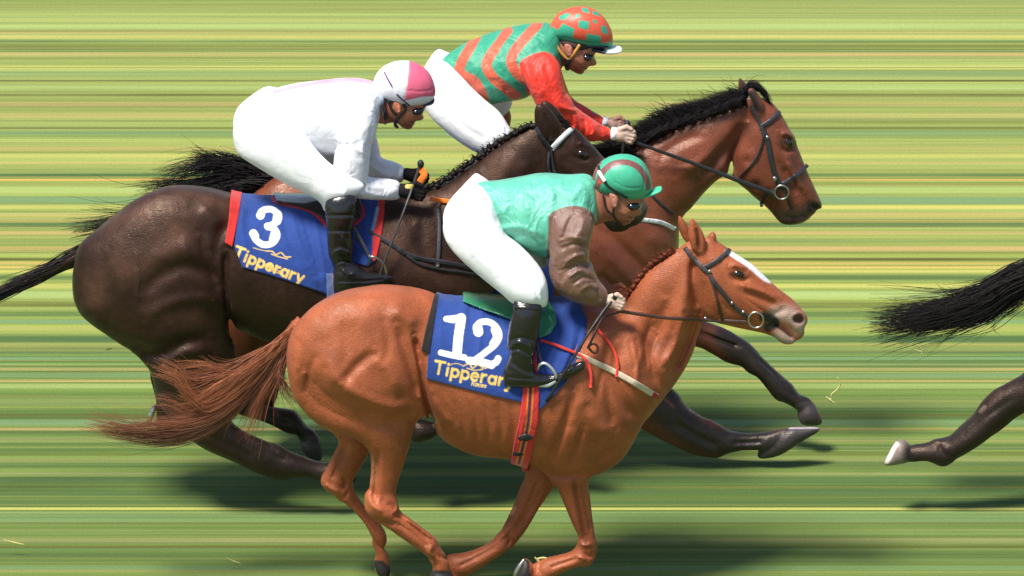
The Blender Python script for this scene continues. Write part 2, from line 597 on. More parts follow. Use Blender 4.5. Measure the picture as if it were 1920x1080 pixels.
def tube(pts3, rad, sides=8, segs=5, sub=True):
    C = spline(pts3, segs, False) if (len(pts3) > 2 and sub) else np.array(pts3, float)
    C = C.copy()
    C[:, 1] += SE * C[:, 2]
    n = len(C)
    T = np.gradient(C, axis=0)
    T /= np.linalg.norm(T, axis=1)[:, None] + 1e-9
    ref = np.array([0.13, 0.2, 0.97])
    A = np.cross(T, ref); A /= np.linalg.norm(A, axis=1)[:, None] + 1e-9
    B = np.cross(T, A)
    rr = np.interp(np.linspace(0, 1, n), np.linspace(0, 1, len(rad)), rad) if hasattr(rad, '__len__') else np.full(n, rad)
    ang = np.arange(sides) * 2 * math.pi / sides
    P = (C[:, None, :] + rr[:, None, None] * (np.cos(ang)[None, :, None] * A[:, None, :] + np.sin(ang)[None, :, None] * B[:, None, :])).reshape(-1, 3)
    F = []
    for i in range(n - 1):
        for j in range(sides):
            a, b = i * sides + j, i * sides + (j + 1) % sides
            F.append((a, b, b + sides, a + sides))
    F.append(tuple(range(sides))[::-1]); F.append(tuple(range((n - 1) * sides, n * sides)))
    return P, F

class Geo:
    def __init__(s):
        s.P, s.F, s.C, s.n = [], [], [], 0
    def add(s, PF, col=(1, 1, 1)):
        P, F = PF[:2]
        s.P.append(P)
        s.F.extend([tuple(i + s.n for i in f) for f in F])
        s.C.append(PF[2] if len(PF) > 2 else np.tile(np.array(col, float), (len(P), 1)))
        s.n += len(P)
        return s
    def build(s, name, mat, parent, Y0):
        return make_mesh(name, np.concatenate(s.P), s.F, mat, parent, Y0, np.concatenate(s.C))

def ellipsoid(c, r, rot=0.0, nu=16, nv=10):
    P, F = [], []
    for i in range(nv + 1):
        th = math.pi * i / nv
        for j in range(nu):
            ph = 2 * math.pi * j / nu
            x, y, z = r[0] * math.sin(th) * math.cos(ph), r[1] * math.sin(th) * math.sin(ph), r[2] * math.cos(th)
            x, y = x * math.cos(rot) - y * math.sin(rot), x * math.sin(rot) + y * math.cos(rot)
            P.append((c[0] + x, c[1] + y + SE * c[2], c[2] + z))
    for i in range(nv):
        for j in range(nu):
            F.append((i * nu + j, i * nu + (j + 1) % nu, (i + 1) * nu + (j + 1) % nu, (i + 1) * nu + j))
    return np.array(P), F

def torus(c, R, r, rot=0.0, sq=1.0, nu=24, nv=8):
    P, F = [], []
    for i in range(nu):
        a = 2 * math.pi * i / nu
        for j in range(nv):
            b = 2 * math.pi * j / nv
            x, y = (R + r * math.cos(b)) * math.cos(a), (R + r * math.cos(b)) * math.sin(a) * sq
            x, y = x * math.cos(rot) - y * math.sin(rot), x * math.sin(rot) + y * math.cos(rot)
            P.append((c[0] + x, c[1] + y + SE * c[2], c[2] + r * math.sin(b)))
    for i in range(nu):
        for j in range(nv):
            F.append((i * nv + j, ((i + 1) % nu) * nv + j, ((i + 1) % nu) * nv + (j + 1) % nv, i * nv + (j + 1) % nv))
    return np.array(P), F

def hair(locks, seed=1, sides=3):
    """locks: (guide points (u,v,w), strands, root spread, tip spread, radius, colour, colour jitter)"""
    rnd = np.random.RandomState(seed)
    Ps, Fs, Cs = [], [], []
    n0 = 0
    for guide, cnt, s0, s1, rad, colr, jit in locks:
        G = spline(guide, 5, False)
        n = len(G)
        tt = np.linspace(0, 1, n)
        for _ in range(cnt):
            d0 = rnd.randn(3) * np.array([s0 * 0.5, s0, s0 * 0.8])
            d1 = rnd.randn(3) * np.array([s1 * 0.9, s1, s1 * 1.0])
            L = rnd.uniform(0.5, 1.06)
            stray = 2.2 if rnd.rand() < 0.12 else 1.0
            d1 = d1 * stray
            ph, am = rnd.uniform(0, 6.28, 2), rnd.uniform(0.2, 1.0) * s1 * 0.35
            t2 = np.clip(tt * L, 0, 1)
            C = np.stack([np.interp(t2, tt, G[:, q]) for q in range(3)], 1)
            e = (t2 ** 1.3)[:, None]
            C = C + d0[None] * (1 - e) + d1[None] * e
            C[:, 1] += am * np.sin(t2 * 7 + ph[0]) * t2
            C[:, 2] += am * np.sin(t2 * 6 + ph[1]) * t2
            rr = rad * rnd.uniform(0.6, 1.3) * (1.0 - 0.8 * tt ** 1.5)
            P, F = tube(C, rr, sides, sub=False)
            Ps.append(P)
            k = sides
            base = n0
            Fs.extend([tuple(i + base for i in f) for f in F])
            Cs.append(np.tile(np.clip(np.array(colr) * (1 + rnd.uniform(-jit, jit)), 0, 1), (len(P), 1)))
            n0 += len(P)
    return np.concatenate(Ps), Fs, np.concatenate(Cs)

def empty(name, loc, label, cat, group=None):
    o = bpy.data.objects.new(name, None)
    scene.collection.objects.link(o)
    o.location = loc
    o.empty_display_size = 0.2
    o["label"] = label
    o["category"] = cat
    if group:
        o["group"] = group
    bpy.context.view_layer.update()
    return o

def tagit(o, label, cat, group=None, kind=None):
    if label: o["label"] = label
    if cat: o["category"] = cat
    if group: o["group"] = group
    if kind: o["kind"] = kind
    return o
# ---------------------------------------------------------------- the racecourse turf
def build_turf():
    m, t, bs = nt("striped turf")
    geo = N(t, "ShaderNodeNewGeometry")
    sp = N(t, "ShaderNodeSeparateXYZ"); t.links.new(geo.outputs["Position"], sp.inputs[0])
    def noise(sx, sy, detail, rough=0.6, off=0.0):
        mp = N(t, "ShaderNodeMapping"); mp.inputs["Scale"].default_value = (sx, sy, 0.0); mp.inputs["Location"].default_value = (off, off * 1.7, off)
        n = N(t, "ShaderNodeTexNoise"); n.inputs["Scale"].default_value = 1.0; n.inputs["Detail"].default_value = detail; n.inputs["Roughness"].default_value = rough
        t.links.new(geo.outputs["Position"], mp.inputs["Vector"]); t.links.new(mp.outputs[0], n.inputs["Vector"])
        return n.outputs["Fac"]
    def ramp(fac, stops, interp='LINEAR'):
        r = N(t, "ShaderNodeValToRGB"); cr = r.color_ramp; cr.interpolation = interp
        while len(cr.elements) < len(stops): cr.elements.new(0.5)
        for e, (p, c) in zip(cr.elements, stops):
            e.position = p; e.color = (*c, 1)
        t.links.new(fac, r.inputs[0]); return r.outputs[0]
    def mix(a, b, fac, mode='MIX'):
        x = N(t, "ShaderNodeMix", data_type='RGBA', blend_type=mode)
        if isinstance(fac, float): x.inputs[0].default_value = fac
        else: t.links.new(fac, x.inputs[0])
        for s_, q in ((6, a), (7, b)):
            if isinstance(q, tuple): x.inputs[s_].default_value = (*q, 1)
            else: t.links.new(q, x.inputs[s_])
        return x.outputs[2]
    yn = N(t, "ShaderNodeMapRange"); yn.inputs["From Min"].default_value = 0.0; yn.inputs["From Max"].default_value = 9.0
    t.links.new(sp.outputs["Y"], yn.inputs["Value"])
    base = ramp(yn.outputs[0], TURF_FAR)
    dark = ramp(yn.outputs[0], TURF_DARK)
    f1 = noise(0.03, 4.2, 9, 0.82, 3.1)
    f1c = ramp(f1, [(0.40, (0, 0, 0)), (0.58, (1, 1, 1))])
    c = mix(dark, base, f1c)
    f2 = noise(0.03, 16.0, 5, 0.75, 17.0)           # olive and blue-green streaks
    c = mix(c, TURF_OLIVE, ramp(f2, [(0.54, (0, 0, 0)), (0.72, (0.7, 0.7, 0.7))]))
    f3 = noise(0.03, 13.0, 5, 0.75, 41.0)
    c = mix(c, TURF_TEAL, ramp(f3, [(0.55, (0, 0, 0)), (0.72, (0.62, 0.62, 0.62))]))
    f4 = noise(0.05, 34.0, 3, 0.6, 77.0)            # thin straw-coloured lines
    f4g = ramp(f4, [(0.60, (0, 0, 0)), (0.70, (0.8, 0.8, 0.8))])
    c = mix(c, TURF_STRAW, f4g)
    f5 = noise(0.05, 52.0, 4, 0.7, 111.0)          # thin dark lines
    c = mix(c, TURF_DEEP, ramp(f5, [(0.54, (0, 0, 0)), (0.68, (0.55, 0.55, 0.55))]))
    xv = noise(0.35, 2.0, 3, 0.6, 201.0)
    xm = ramp(xv, [(0.34, (.55, .55, .55)), (0.55, (1, 1, 1))])
    for i in range(0, len(BANDS), 8):
        grp = BANDS[i:i + 8]
        pos = []
        for row, hw, colr, a in grp:
            a = min(1.0, a * 1.35)
            for dv, al in ((hw * 1.5, 0), (hw * .5, a), (-hw * .5, a), (-hw * 1.5, 0)):
                pos.append(((1110 - row - dv) / (S * SE), colr, al))
        pos.sort(key=lambda q: q[0])
        for q in range(1, len(pos)):
            if pos[q][0] <= pos[q - 1][0]: pos[q] = (pos[q - 1][0] + .001, pos[q][1], pos[q][2])
        pos = pos[:32]
        y0, y1 = pos[0][0] - .05, pos[-1][0] + .05
        m_ = N(t, "ShaderNodeMapRange"); m_.inputs["From Min"].default_value = y0; m_.inputs["From Max"].default_value = y1
        wob = N(t, "ShaderNodeMath", operation='MULTIPLY_ADD'); wob.inputs[1].default_value = 0.012
        t.links.new(noise(0.12, 3.0, 2, .5, 300.0 + i), wob.inputs[0]); t.links.new(sp.outputs["Y"], wob.inputs[2])
        t.links.new(wob.outputs[0], m_.inputs["Value"])
        r = N(t, "ShaderNodeValToRGB"); cr = r.color_ramp
        while len(cr.elements) < len(pos): cr.elements.new(0.5)
        for e, (y_, colr, al) in zip(cr.elements, pos):
            e.position = (y_ - y0) / (y1 - y0); e.color = (*colr, al)
        cr.elements[0].color = (*pos[0][1], 0); cr.elements[-1].color = (*pos[-1][1], 0)
        t.links.new(m_.outputs[0], r.inputs[0])
        mm = N(t, "ShaderNodeMath", operation='MULTIPLY'); t.links.new(r.outputs["Alpha"], mm.inputs[0]); t.links.new(xm, mm.inputs[1])
        c = mix(c, r.outputs["Color"], mm.outputs[0])
    g1 = noise(60.0, 60.0, 4, 0.7, 5.0)
    gm = N(t, "ShaderNodeMapRange"); gm.inputs["From Min"].default_value = 0.25; gm.inputs["From Max"].default_value = 0.75
    gm.inputs["To Min"].default_value = 0.64; gm.inputs["To Max"].default_value = 0.86
    t.links.new(g1, gm.inputs["Value"])
    vm = N(t, "ShaderNodeVectorMath", operation='SCALE'); t.links.new(c, vm.inputs[0]); t.links.new(gm.outputs[0], vm.inputs["Scale"])
    t.links.new(vm.outputs[0], bs.inputs["Base Color"])
    bs.inputs["Roughness"].default_value = 0.85
    bs.inputs["Specular IOR Level"].default_value = 0.15
    bp = N(t, "ShaderNodeBump"); bp.inputs["Strength"].default_value = 0.25; bp.inputs["Distance"].default_value = 0.01
    t.links.new(g1, bp.inputs["Height"]); t.links.new(bp.outputs[0], bs.inputs["Normal"])
    R = 900.0
    P = np.array([(-R, -R, 0), (R, -R, 0), (R, R, 0), (-R, R, 0)], float)
    o = make_mesh("turf_ground", P, [(0, 1, 2, 3)], m, world_coords=True, smooth=False)
    tagit(o, "striped green and yellow racecourse turf under the galloping horses", None, None, 'structure')

TURF_FAR = [(0.0, (.185, .265, .06)), (0.38, (.20, .30, .06)), (0.5, (.38, .45, .10)), (1.0, (.38, .45, .13))]
TURF_DARK = [(0.0, (.085, .13, .028)), (0.42, (.07, .135, .032)), (0.55, (.16, .21, .04)), (1.0, (.18, .225, .05))]
TURF_OLIVE = (.36, .28, .07)
TURF_TEAL = (.19, .31, .12)
TURF_STRAW = (.52, .40, .12)
TURF_DEEP = (.09, .13, .035)
_Y = (.55, .52, .13); _O = (.62, .40, .10); _D = (.11, .115, .02); _T = (.19, .31, .13); _N = (.50, .37, .13); _P = (.33, .33, .12); _G = (.08, .15, .045); _L = (.40, .50, .16)
# the strongest streaks, as heights in the picture: (row, half width, colour, strength)
BANDS = [(12,5,_L,.6),(26,2.5,_N,.5),(33,4,_Y,.6),(44,3,_G,.6),(52,4,_D,.35),(62,2.5,_G,.8),(70,5,_N,.6),(78,2,_D,.5),(97,4,_Y,.85),(110,8,_T,.35),(124,2.5,_D,.75),(140,7,_L,.5),(153,3.5,_D,.65),
    (172,5,_N,.4),(196,5,_N,.35),(221,2,_D,.5),(232,6,_T,.4),(262,4,_N,.4),(277,4,_Y,.6),(292,3,_N,.4),(316,4,_G,.75),(325,2.5,_O,.9),(345,6,_L,.5),(366,7,_T,.75),(380,4,_Y,.9),(395,4,_N,.5),(405,3,_N,.6),(415,7,_G,.65),
    (431,5,_N,.6),(447,6,_G,.35),(461,6,_N,.85),(483,3,_D,.85),(494,5,_O,.6),(504,5,_Y,.9),(519,4,_G,.6),(535,4,_Y,.65),(552,7,_L,.7),(571,4,_D,.5),(590,7,_G,.45),(604,4,_T,.8),(618,5,_Y,.4),(640,8,_G,.75),(652,3,_N,.5),
    (668,8,_G,.7),(676,4,_T,.8),(690,6,_L,.4),(697,3,_N,.6),(707,5,_T,.5),(719,2.5,_N,.6),(728,5,_L,.5),(760,10,_P,.2),(785,2.5,_D,.8),(797,6,_T,.7),(810,2.5,_N,.5),(830,5,_P,.3),(857,3,_D,.4),(868,4,_P,.4),
    (894,3,_P,.5),(905,10,_G,.6),(928,8,_G,.5),(947,6,_G,.4),(959,3.5,_Y,.9),(969,5,_T,.6),(980,6,_T,.4),(986,2,_D,.5),(1003,6,_L,.2),(1016,6,_P,.5),(1029,2.5,_D,.6),(1045,8,_G,.25),(1068,4,_T,.4)]
build_turf()

# ---------------------------------------------------------------- shared materials
M_coat = coat_mat("short glossy chestnut coat", rough=0.47, spec=0.42, var=0.2, scale=6.0, bump=0.45)
M_dark = coat_mat("short glossy dark coat", rough=0.44, spec=0.40, var=0.32, scale=7.0, dapple=0.15, bump=0.4, tint=(1, .72, .58, 1))
M_bay = coat_mat("short glossy bay coat", rough=0.40, spec=0.5, var=0.22, bump=0.4)
M_hair = cloth_mat("horse hair", rough=0.55, spec=0.22, bump=0.0)
M_num = cloth_mat("saddle cloth cotton", rough=0.75, spec=0.25, bump=0.55, scale=9.0, dist=0.02, sheen=0.2)
M_strap = cloth_mat("bridle leather", rough=0.42, spec=0.5, bump=0.15, scale=60)
M_steel = plain("polished steel", (.50, .48, .43), 0.32, 1.0)
M_eye = plain("dark eye", (.012, .008, .006), 0.06, 0, 0.8, var=0.05)
M_satin = cloth_mat("shiny satin", rough=0.25, spec=0.9, bump=1.0, scale=8.0, dist=0.035, sheen=0.1)
M_silk = cloth_mat("racing silk", rough=0.36, spec=0.5, bump=0.9, scale=9.0, dist=0.03, sheen=0.1)
M_white = cloth_mat("white breeches cotton", rough=0.6, spec=0.3, bump=0.35, scale=8.0, dist=0.02)
M_skin = cloth_mat("skin", rough=0.5, spec=0.4, bump=0.25, scale=60.0, dist=0.003)
M_boot = cloth_mat("polished black boot leather", rough=0.22, spec=0.55, bump=0.4, scale=12.0, dist=0.015, coat=0.25)
M_cap = cloth_mat("silk helmet cover", rough=0.42, spec=0.45, bump=0.4, scale=14.0, dist=0.01)
M_lens = plain("dark goggle lens", (.01, .011, .013), 0.08, 0, 0.7, var=0.05)
M_black = plain("black rubber grip", (.018, .018, .02), 0.5, 0, 0.4, bump=0.3)
M_glove = cloth_mat("glove knit", rough=0.8, spec=0.2, bump=0.5, scale=50.0, dist=0.004)
BLK = np.array((.012, .0105, .011)); WHT = np.array((.90, .90, .91)); LEA = np.array((.03, .024, .022))
BLUE = np.array((.017, .052, .24)); RED = np.array((.62, .03, .025)); GOLD = np.array((.86, .58, .14)); GREEN = np.array((.03, .22, .10))

# ---------------------------------------------------------------- lettering for the saddle cloths (strokes in a unit box, y up)
def arc(cx, cy, rx, ry, a0, a1, n=9):
    return [(cx + rx * math.cos(math.radians(a0 + (a1 - a0) * i / (n - 1))), cy + ry * math.sin(math.radians(a0 + (a1 - a0) * i / (n - 1)))) for i in range(n)]
GL = {
    'T': (0.62, [[(0, 1), (0.62, 1)], [(0.31, 1), (0.31, 0)]]),
    'i': (0.16, [[(0.08, 0.62), (0.08, 0)], [(0.08, 0.9), (0.08, 0.93)]]),
    'p': (0.50, [[(0.06, 0.64), (0.06, -0.32)], arc(0.27, 0.31, 0.22, 0.31, 200, -160, 13)]),
    'e': (0.48, [[(0.04, 0.33), (0.46, 0.33)] + arc(0.25, 0.31, 0.22, 0.31, 5, 310, 12)]),
    'r': (0.34, [[(0.06, 0.64), (0.06, 0)], [(0.06, 0.38), (0.16, 0.58), (0.32, 0.62)]]),
    'a': (0.50, [arc(0.25, 0.31, 0.22, 0.31, 0, 360, 13), [(0.47, 0.64), (0.47, 0)]]),
    'y': (0.46, [[(0.03, 0.64), (0.25, 0.05)], [(0.46, 0.64), (0.16, -0.3), (0.04, -0.32)]]),
    's': (0.36, [[(0.34, 0.55), (0.2, 0.64), (0.05, 0.5), (0.2, 0.33), (0.33, 0.18), (0.18, 0.0), (0.03, 0.08)]]),
    'c': (0.42, [arc(0.25, 0.31, 0.22, 0.31, 50, 310, 10)]),
    'R': (0.55, [[(0.05, 0), (0.05, 1)], [(0.05, 1), (0.35, 0.98), (0.48, 0.75), (0.35, 0.5), (0.05, 0.48)], [(0.28, 0.48), (0.52, 0)]]),
}
def write(text, x, y, size, ang, rad, colr, gap=0.17, soft=0.7, xs=1.0):
    ops = []
    ca, sa = math.cos(ang), math.sin(ang)
    cx = 0.0
    for ch in text:
        wd, st = GL[ch]
        for ln in st:
            pts = [(x + ((cx + px) * xs * ca) * size + (py * sa) * size * 1.0, y + ((cx + px) * xs * sa) * size - (py * ca) * size) for px, py in ln]
            ops.append(('line', pts, colr, soft, rad, True))
        cx += wd + gap
    return ops

# ---------------------------------------------------------------- horses
def mesh_from(name, parts, box, h, mat, parent, Y0, colf, strokes=(), extra=0.0, clip=None, smooth=1, pre=None):
    if box is None:
        box = auto_box(parts)
    g = Grid(*box, h)
    ev(g, parts, extra)
    displace(g, list(strokes))
    if clip is not None:
        g.F = clip(g, g.F).astype(np.float32)
    P, Q = nets(g, smooth)
    ob = make_mesh(name, P, Q, mat, parent, Y0, colf(P))
    return ob, g

def auto_box(parts):
    lo, hi = np.full(3, 1e9), np.full(3, -1e9)
    for p in parts:
        if isinstance(p, Cap):
            for q, r in ((p.p0, p.r0), (p.p1, p.r1)):
                c = np.array([q[0], q[1] + SE * q[2], q[2]])
                lo = np.minimum(lo, c - r - 8); hi = np.maximum(hi, c + r + 8)
            continue
        ws = p.wr() + ([-x for x in p.wr()] if p.mirror else [])
        e = p.R * p.k + 8
        lo = np.minimum(lo, [p.u0 + 34, p.v0 + 34 + SE * min(p.wr()), min(ws) - e])
        hi = np.maximum(hi, [p.hi[0] - 34, p.hi[1] - 34 + SE * max(p.wr()), max(ws) + e])
    return (lo[0], hi[0], lo[1], hi[1], lo[2], hi[2])

def region_sd(g, poly, spl=False):
    """signed distance to an outline drawn in the side view, for every cell of the grid"""
    pts = spline(poly, 5) if spl else np.array(poly, float)
    V = np.arange(g.v[0] - SE * g.w[-1] - 4, g.v[-1] - SE * g.w[0] + 4, g.h)
    UU, VV = np.meshgrid(g.u, V, indexing='ij')
    sd = poly_sd(UU, VV, pts).astype(np.float32)
    out = np.empty(g.F.shape, np.float32)
    for k, w in enumerate(g.w):
        j = (g.v - SE * w - V[0]) / g.h
        j0 = np.clip(j.astype(int), 0, len(V) - 2)
        f = (j - j0)[None, :]
        out[:, :, k] = sd[:, j0] * (1 - f) + sd[:, j0 + 1] * f
    return out

def shell(parts, poly, box, h, t, strokes=(), spl=False, below=4.0, wmax=None, pre_b=None):
    g = Grid(*box, h)
    ev(g, parts)
    g.F = g.F
    body = g.F.copy()
    g.F = body - t
    displace(g, list(strokes))
    F = np.maximum(g.F, -(body + below))
    F = np.maximum(F, region_sd(g, poly, spl))
    if wmax is not None:
        F = np.maximum(F, g.w[None, None, :] - wmax)
    g.F = F.astype(np.float32)
    return g

class Horse:
    def __init__(s, Y0, base_pt, label, group="racehorses galloping on the turf"):
        s.Y0 = Y0
        W = to_world(np.array([[base_pt[0], base_pt[1], 0.0]]), Y0)[0]
        s.root = empty("racehorse", (W[0], Y0, 0.0), label, "horse", group)
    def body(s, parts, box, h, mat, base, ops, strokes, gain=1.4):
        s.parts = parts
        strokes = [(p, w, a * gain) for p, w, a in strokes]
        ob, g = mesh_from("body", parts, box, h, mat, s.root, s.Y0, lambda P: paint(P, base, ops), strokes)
        s.nm = near_map(g)
        s.ob = ob
        return s
    def d(s, u, v, off=0.0, default=0.0):
        return depth_at(s.nm, u, v, default) - off
    def on(s, pts, off=3.0):
        """lay drawn points onto the near side of the body"""
        C = spline(pts, 4, False) if len(pts) > 2 else np.array([np.array(pts[0]) + (np.array(pts[1]) - np.array(pts[0])) * i / 6 for i in range(7)], float)
        w = np.array([s.d(a, b, off) for a, b in C])
        for _ in range(2):
            w[1:-1] = np.minimum(w[1:-1], 0.25 * w[:-2] + 0.5 * w[1:-1] + 0.25 * w[2:])
        return [(a, b, c) for (a, b), c in zip(C, w)]
    def strap(s, name, lst, mat, parent=None):
        """lst: (points, width, colour[, free]) where free points already carry w"""
        G = Geo()
        for it in lst:
            pts, wid, colr = it[:3]
            if len(pts[0]) == 2:
                p3 = s.on(pts, 2.0)
                G.add(ribbon(p3, wid, 3.0, 2), colr)
            else:
                G.add(ribbon(pts, wid, 3.0, 5), colr)
        return G.build(name, mat, parent or s.root, s.Y0)

def sh(poly, du=0, dv=0):
    return [(a + du, b + dv) for a, b in poly]

SLOW_H = 2.5

# ================= the chestnut with cloth 12
A_torso = [(700,556),(760,549),(812,560),(900,568),(1000,572),(1080,567),(1120,572),(1170,592),(1230,622),(1290,640),(1280,685),(1250,728),(1222,765),(1196,800),(1187,825),(1166,858),(1130,880),(1080,890),(1030,882),(1000,869),(960,854),(905,850),(875,843),(845,829),(822,812),(798,782),(770,745),(730,720),(690,700),(670,620)]
A_rump = [(553,616),(575,590),(600,571),(630,555),(665,545),(710,541),(755,547),(812,562),(830,640),(815,720),(760,760),(660,770),(585,750),(550,700),(543,655)]
A_hindN = [(553,618),(575,592),(603,572),(640,556),(690,552),(740,560),(785,585),(806,640),(800,700),(797,745),(790,775),(778,808),(768,838),(756,872),(746,905),(741,935),(744,952),(720,968),(700,958),(690,945),(694,905),(696,870),(692,845),(680,830),(655,816),(620,808),(590,790),(565,766),(547,738),(540,705),(539,665)]
A_cannN = [(690,920),(738,925),(747,955),(770,974),(800,997),(817,1010),(826,1028),(838,1045),(843,1062),(843,1078),(815,1078),(811,1060),(798,1040),(775,1022),(750,1005),(728,989),(705,975),(690,963),(684,948)]
A_hoofN = [(812,1066),(843,1068),(853,1098),(845,1104),(808,1102)]
A_hindF = [(560,760),(640,770),(710,800),(700,832),(690,850),(677,875),(665,893),(658,908),(663,925),(640,938),(630,930),(612,920),(603,908),(602,895),(612,878),(625,852),(634,826),(610,800)]
A_cannF = [(612,900),(655,900),(664,922),(680,945),(698,965),(714,985),(723,1000),(725,1015),(722,1026),(727,1040),(730,1066),(706,1060),(704,1040),(700,1025),(692,1005),(680,980),(662,958),(645,942),(628,928)]
A_hoofF = [(703,1046),(717,1050),(730,1060),(731,1078),(723,1090),(711,1082),(701,1060)]
A_shoulder = [(1050,600),(1130,590),(1215,620),(1245,680),(1225,745),(1185,815),(1130,868),(1060,885),(1022,862),(1012,790),(1022,690)]
A_foreN = [(1018,800),(1070,790),(1115,830),(1101,885),(1106,930),(1110,965),(1115,1000),(1120,1028),(1117,1043),(1106,1057),(1092,1059),(1078,1040),(1084,1015),(1070,985),(1058,955),(1046,925),(1032,898),(1018,860)]
A_cannFo = [(1088,1022),(1112,1030),(1106,1055),(1090,1060),(1068,1066),(1045,1077),(1030,1086),(1005,1094),(994,1082),(997,1063),(1015,1050),(1045,1042),(1070,1035)]
A_hoofFo = [(984,1047),(997,1056),(1003,1072),(1000,1092),(968,1090),(964,1078),(973,1062)]
A_foreF = [(985,840),(1050,850),(1044,900),(1026,930),(1009,955),(996,978),(978,1005),(958,1024),(936,1010),(940,995),(950,975),(956,962),(966,938),(976,912),(986,888)]
A_cannFF = [(938,1000),(962,1018),(945,1036),(918,1053),(895,1068),(872,1080),(852,1079),(838,1067),(834,1050),(842,1041),(870,1038),(895,1030),(920,1017)]
A_pastFF = [(836,1050),(862,1060),(872,1085),(880,1105),(850,1108),(842,1085)]
A_neck = [(1080,575),(1140,580),(1172,562),(1195,528),(1220,500),(1250,480),(1284,463),(1312,480),(1322,535),(1318,600),(1300,648),(1275,692),(1240,738),(1190,760),(1120,710),(1070,640)]
A_head = [(1284,461),(1305,449),(1330,446),(1350,456),(1372,472),(1395,487),(1415,501),(1437,522),(1462,544),(1485,561),(1503,580),(1513,593),(1514,604),(1508,615),(1508,627),(1500,636),(1491,637),(1480,626),(1466,612),(1452,607),(1420,611),(1390,613),(1360,606),(1332,598),(1312,582),(1300,545),(1292,500)]
A_jaw = [(1370,585),(1440,592),(1460,600),(1472,611),(1484,624),(1493,634),(1488,643),(1476,645),(1463,641),(1452,631),(1430,623),(1400,617),(1375,611),(1345,600)]
A_earN = [(1295,409),(1305,416),(1317,434),(1323,455),(1320,478),(1303,474),(1294,458),(1290,435)]
A_earF = [(1272,404),(1282,411),(1291,426),(1296,455),(1284,452),(1273,430)]
def chestnut_parts():
    return [
        Part(A_torso, 0, 0.66, 20), Part(A_rump, 0, 0.74, 25),
        Part(A_hindN, [(650, 620, -38), (700, 900, -44)], 0.5, 22), Part(A_hindF, [(640, 780, 36), (640, 920, 44)], 0.62, 16),
        Part([(600,580),(690,556),(785,585),(806,660),(790,740),(700,780),(590,760),(552,690)], 38, 0.5, 22),
        Part(A_cannN, -44, 0.85, 7), Part(A_hoofN, -44, 1.0, 3),
        Part(A_cannF, 44, 0.85, 7), Part(A_hoofF, 44, 1.0, 3),
        Part(A_shoulder, -34, 0.52, 26, mirror=True),
        Part(A_foreN, [(1060, 800, -42), (1100, 1000, -36)], 0.62, 16), Part(A_cannFo, -36, 0.85, 7), Part(A_hoofFo, -36, 1.0, 3),
        Part(A_foreF, [(1010, 850, 42), (950, 1000, 36)], 0.62, 12), Part(A_cannFF, 36, 0.85, 7), Part(A_pastFF, 36, 0.85, 5),
        Part(A_neck, 0, 0.44, 26), Part(A_head, 0, 0.5, 14), Part(A_jaw, 0, 0.8, 3),
        Part(A_earN, -21, 0.5, 5), Part(A_earF, 21, 0.5, 5),
        Part([(1325,452),(1333,436),(1340,436),(1343,446),(1341,460)], 0, 1.0, 4),
    ]
CH = np.array((.335, .088, .034)); CHD = np.array((.17, .040, .017)); CHL = np.array((.42, .15, .075)); PINK = np.array((.42, .29, .23))
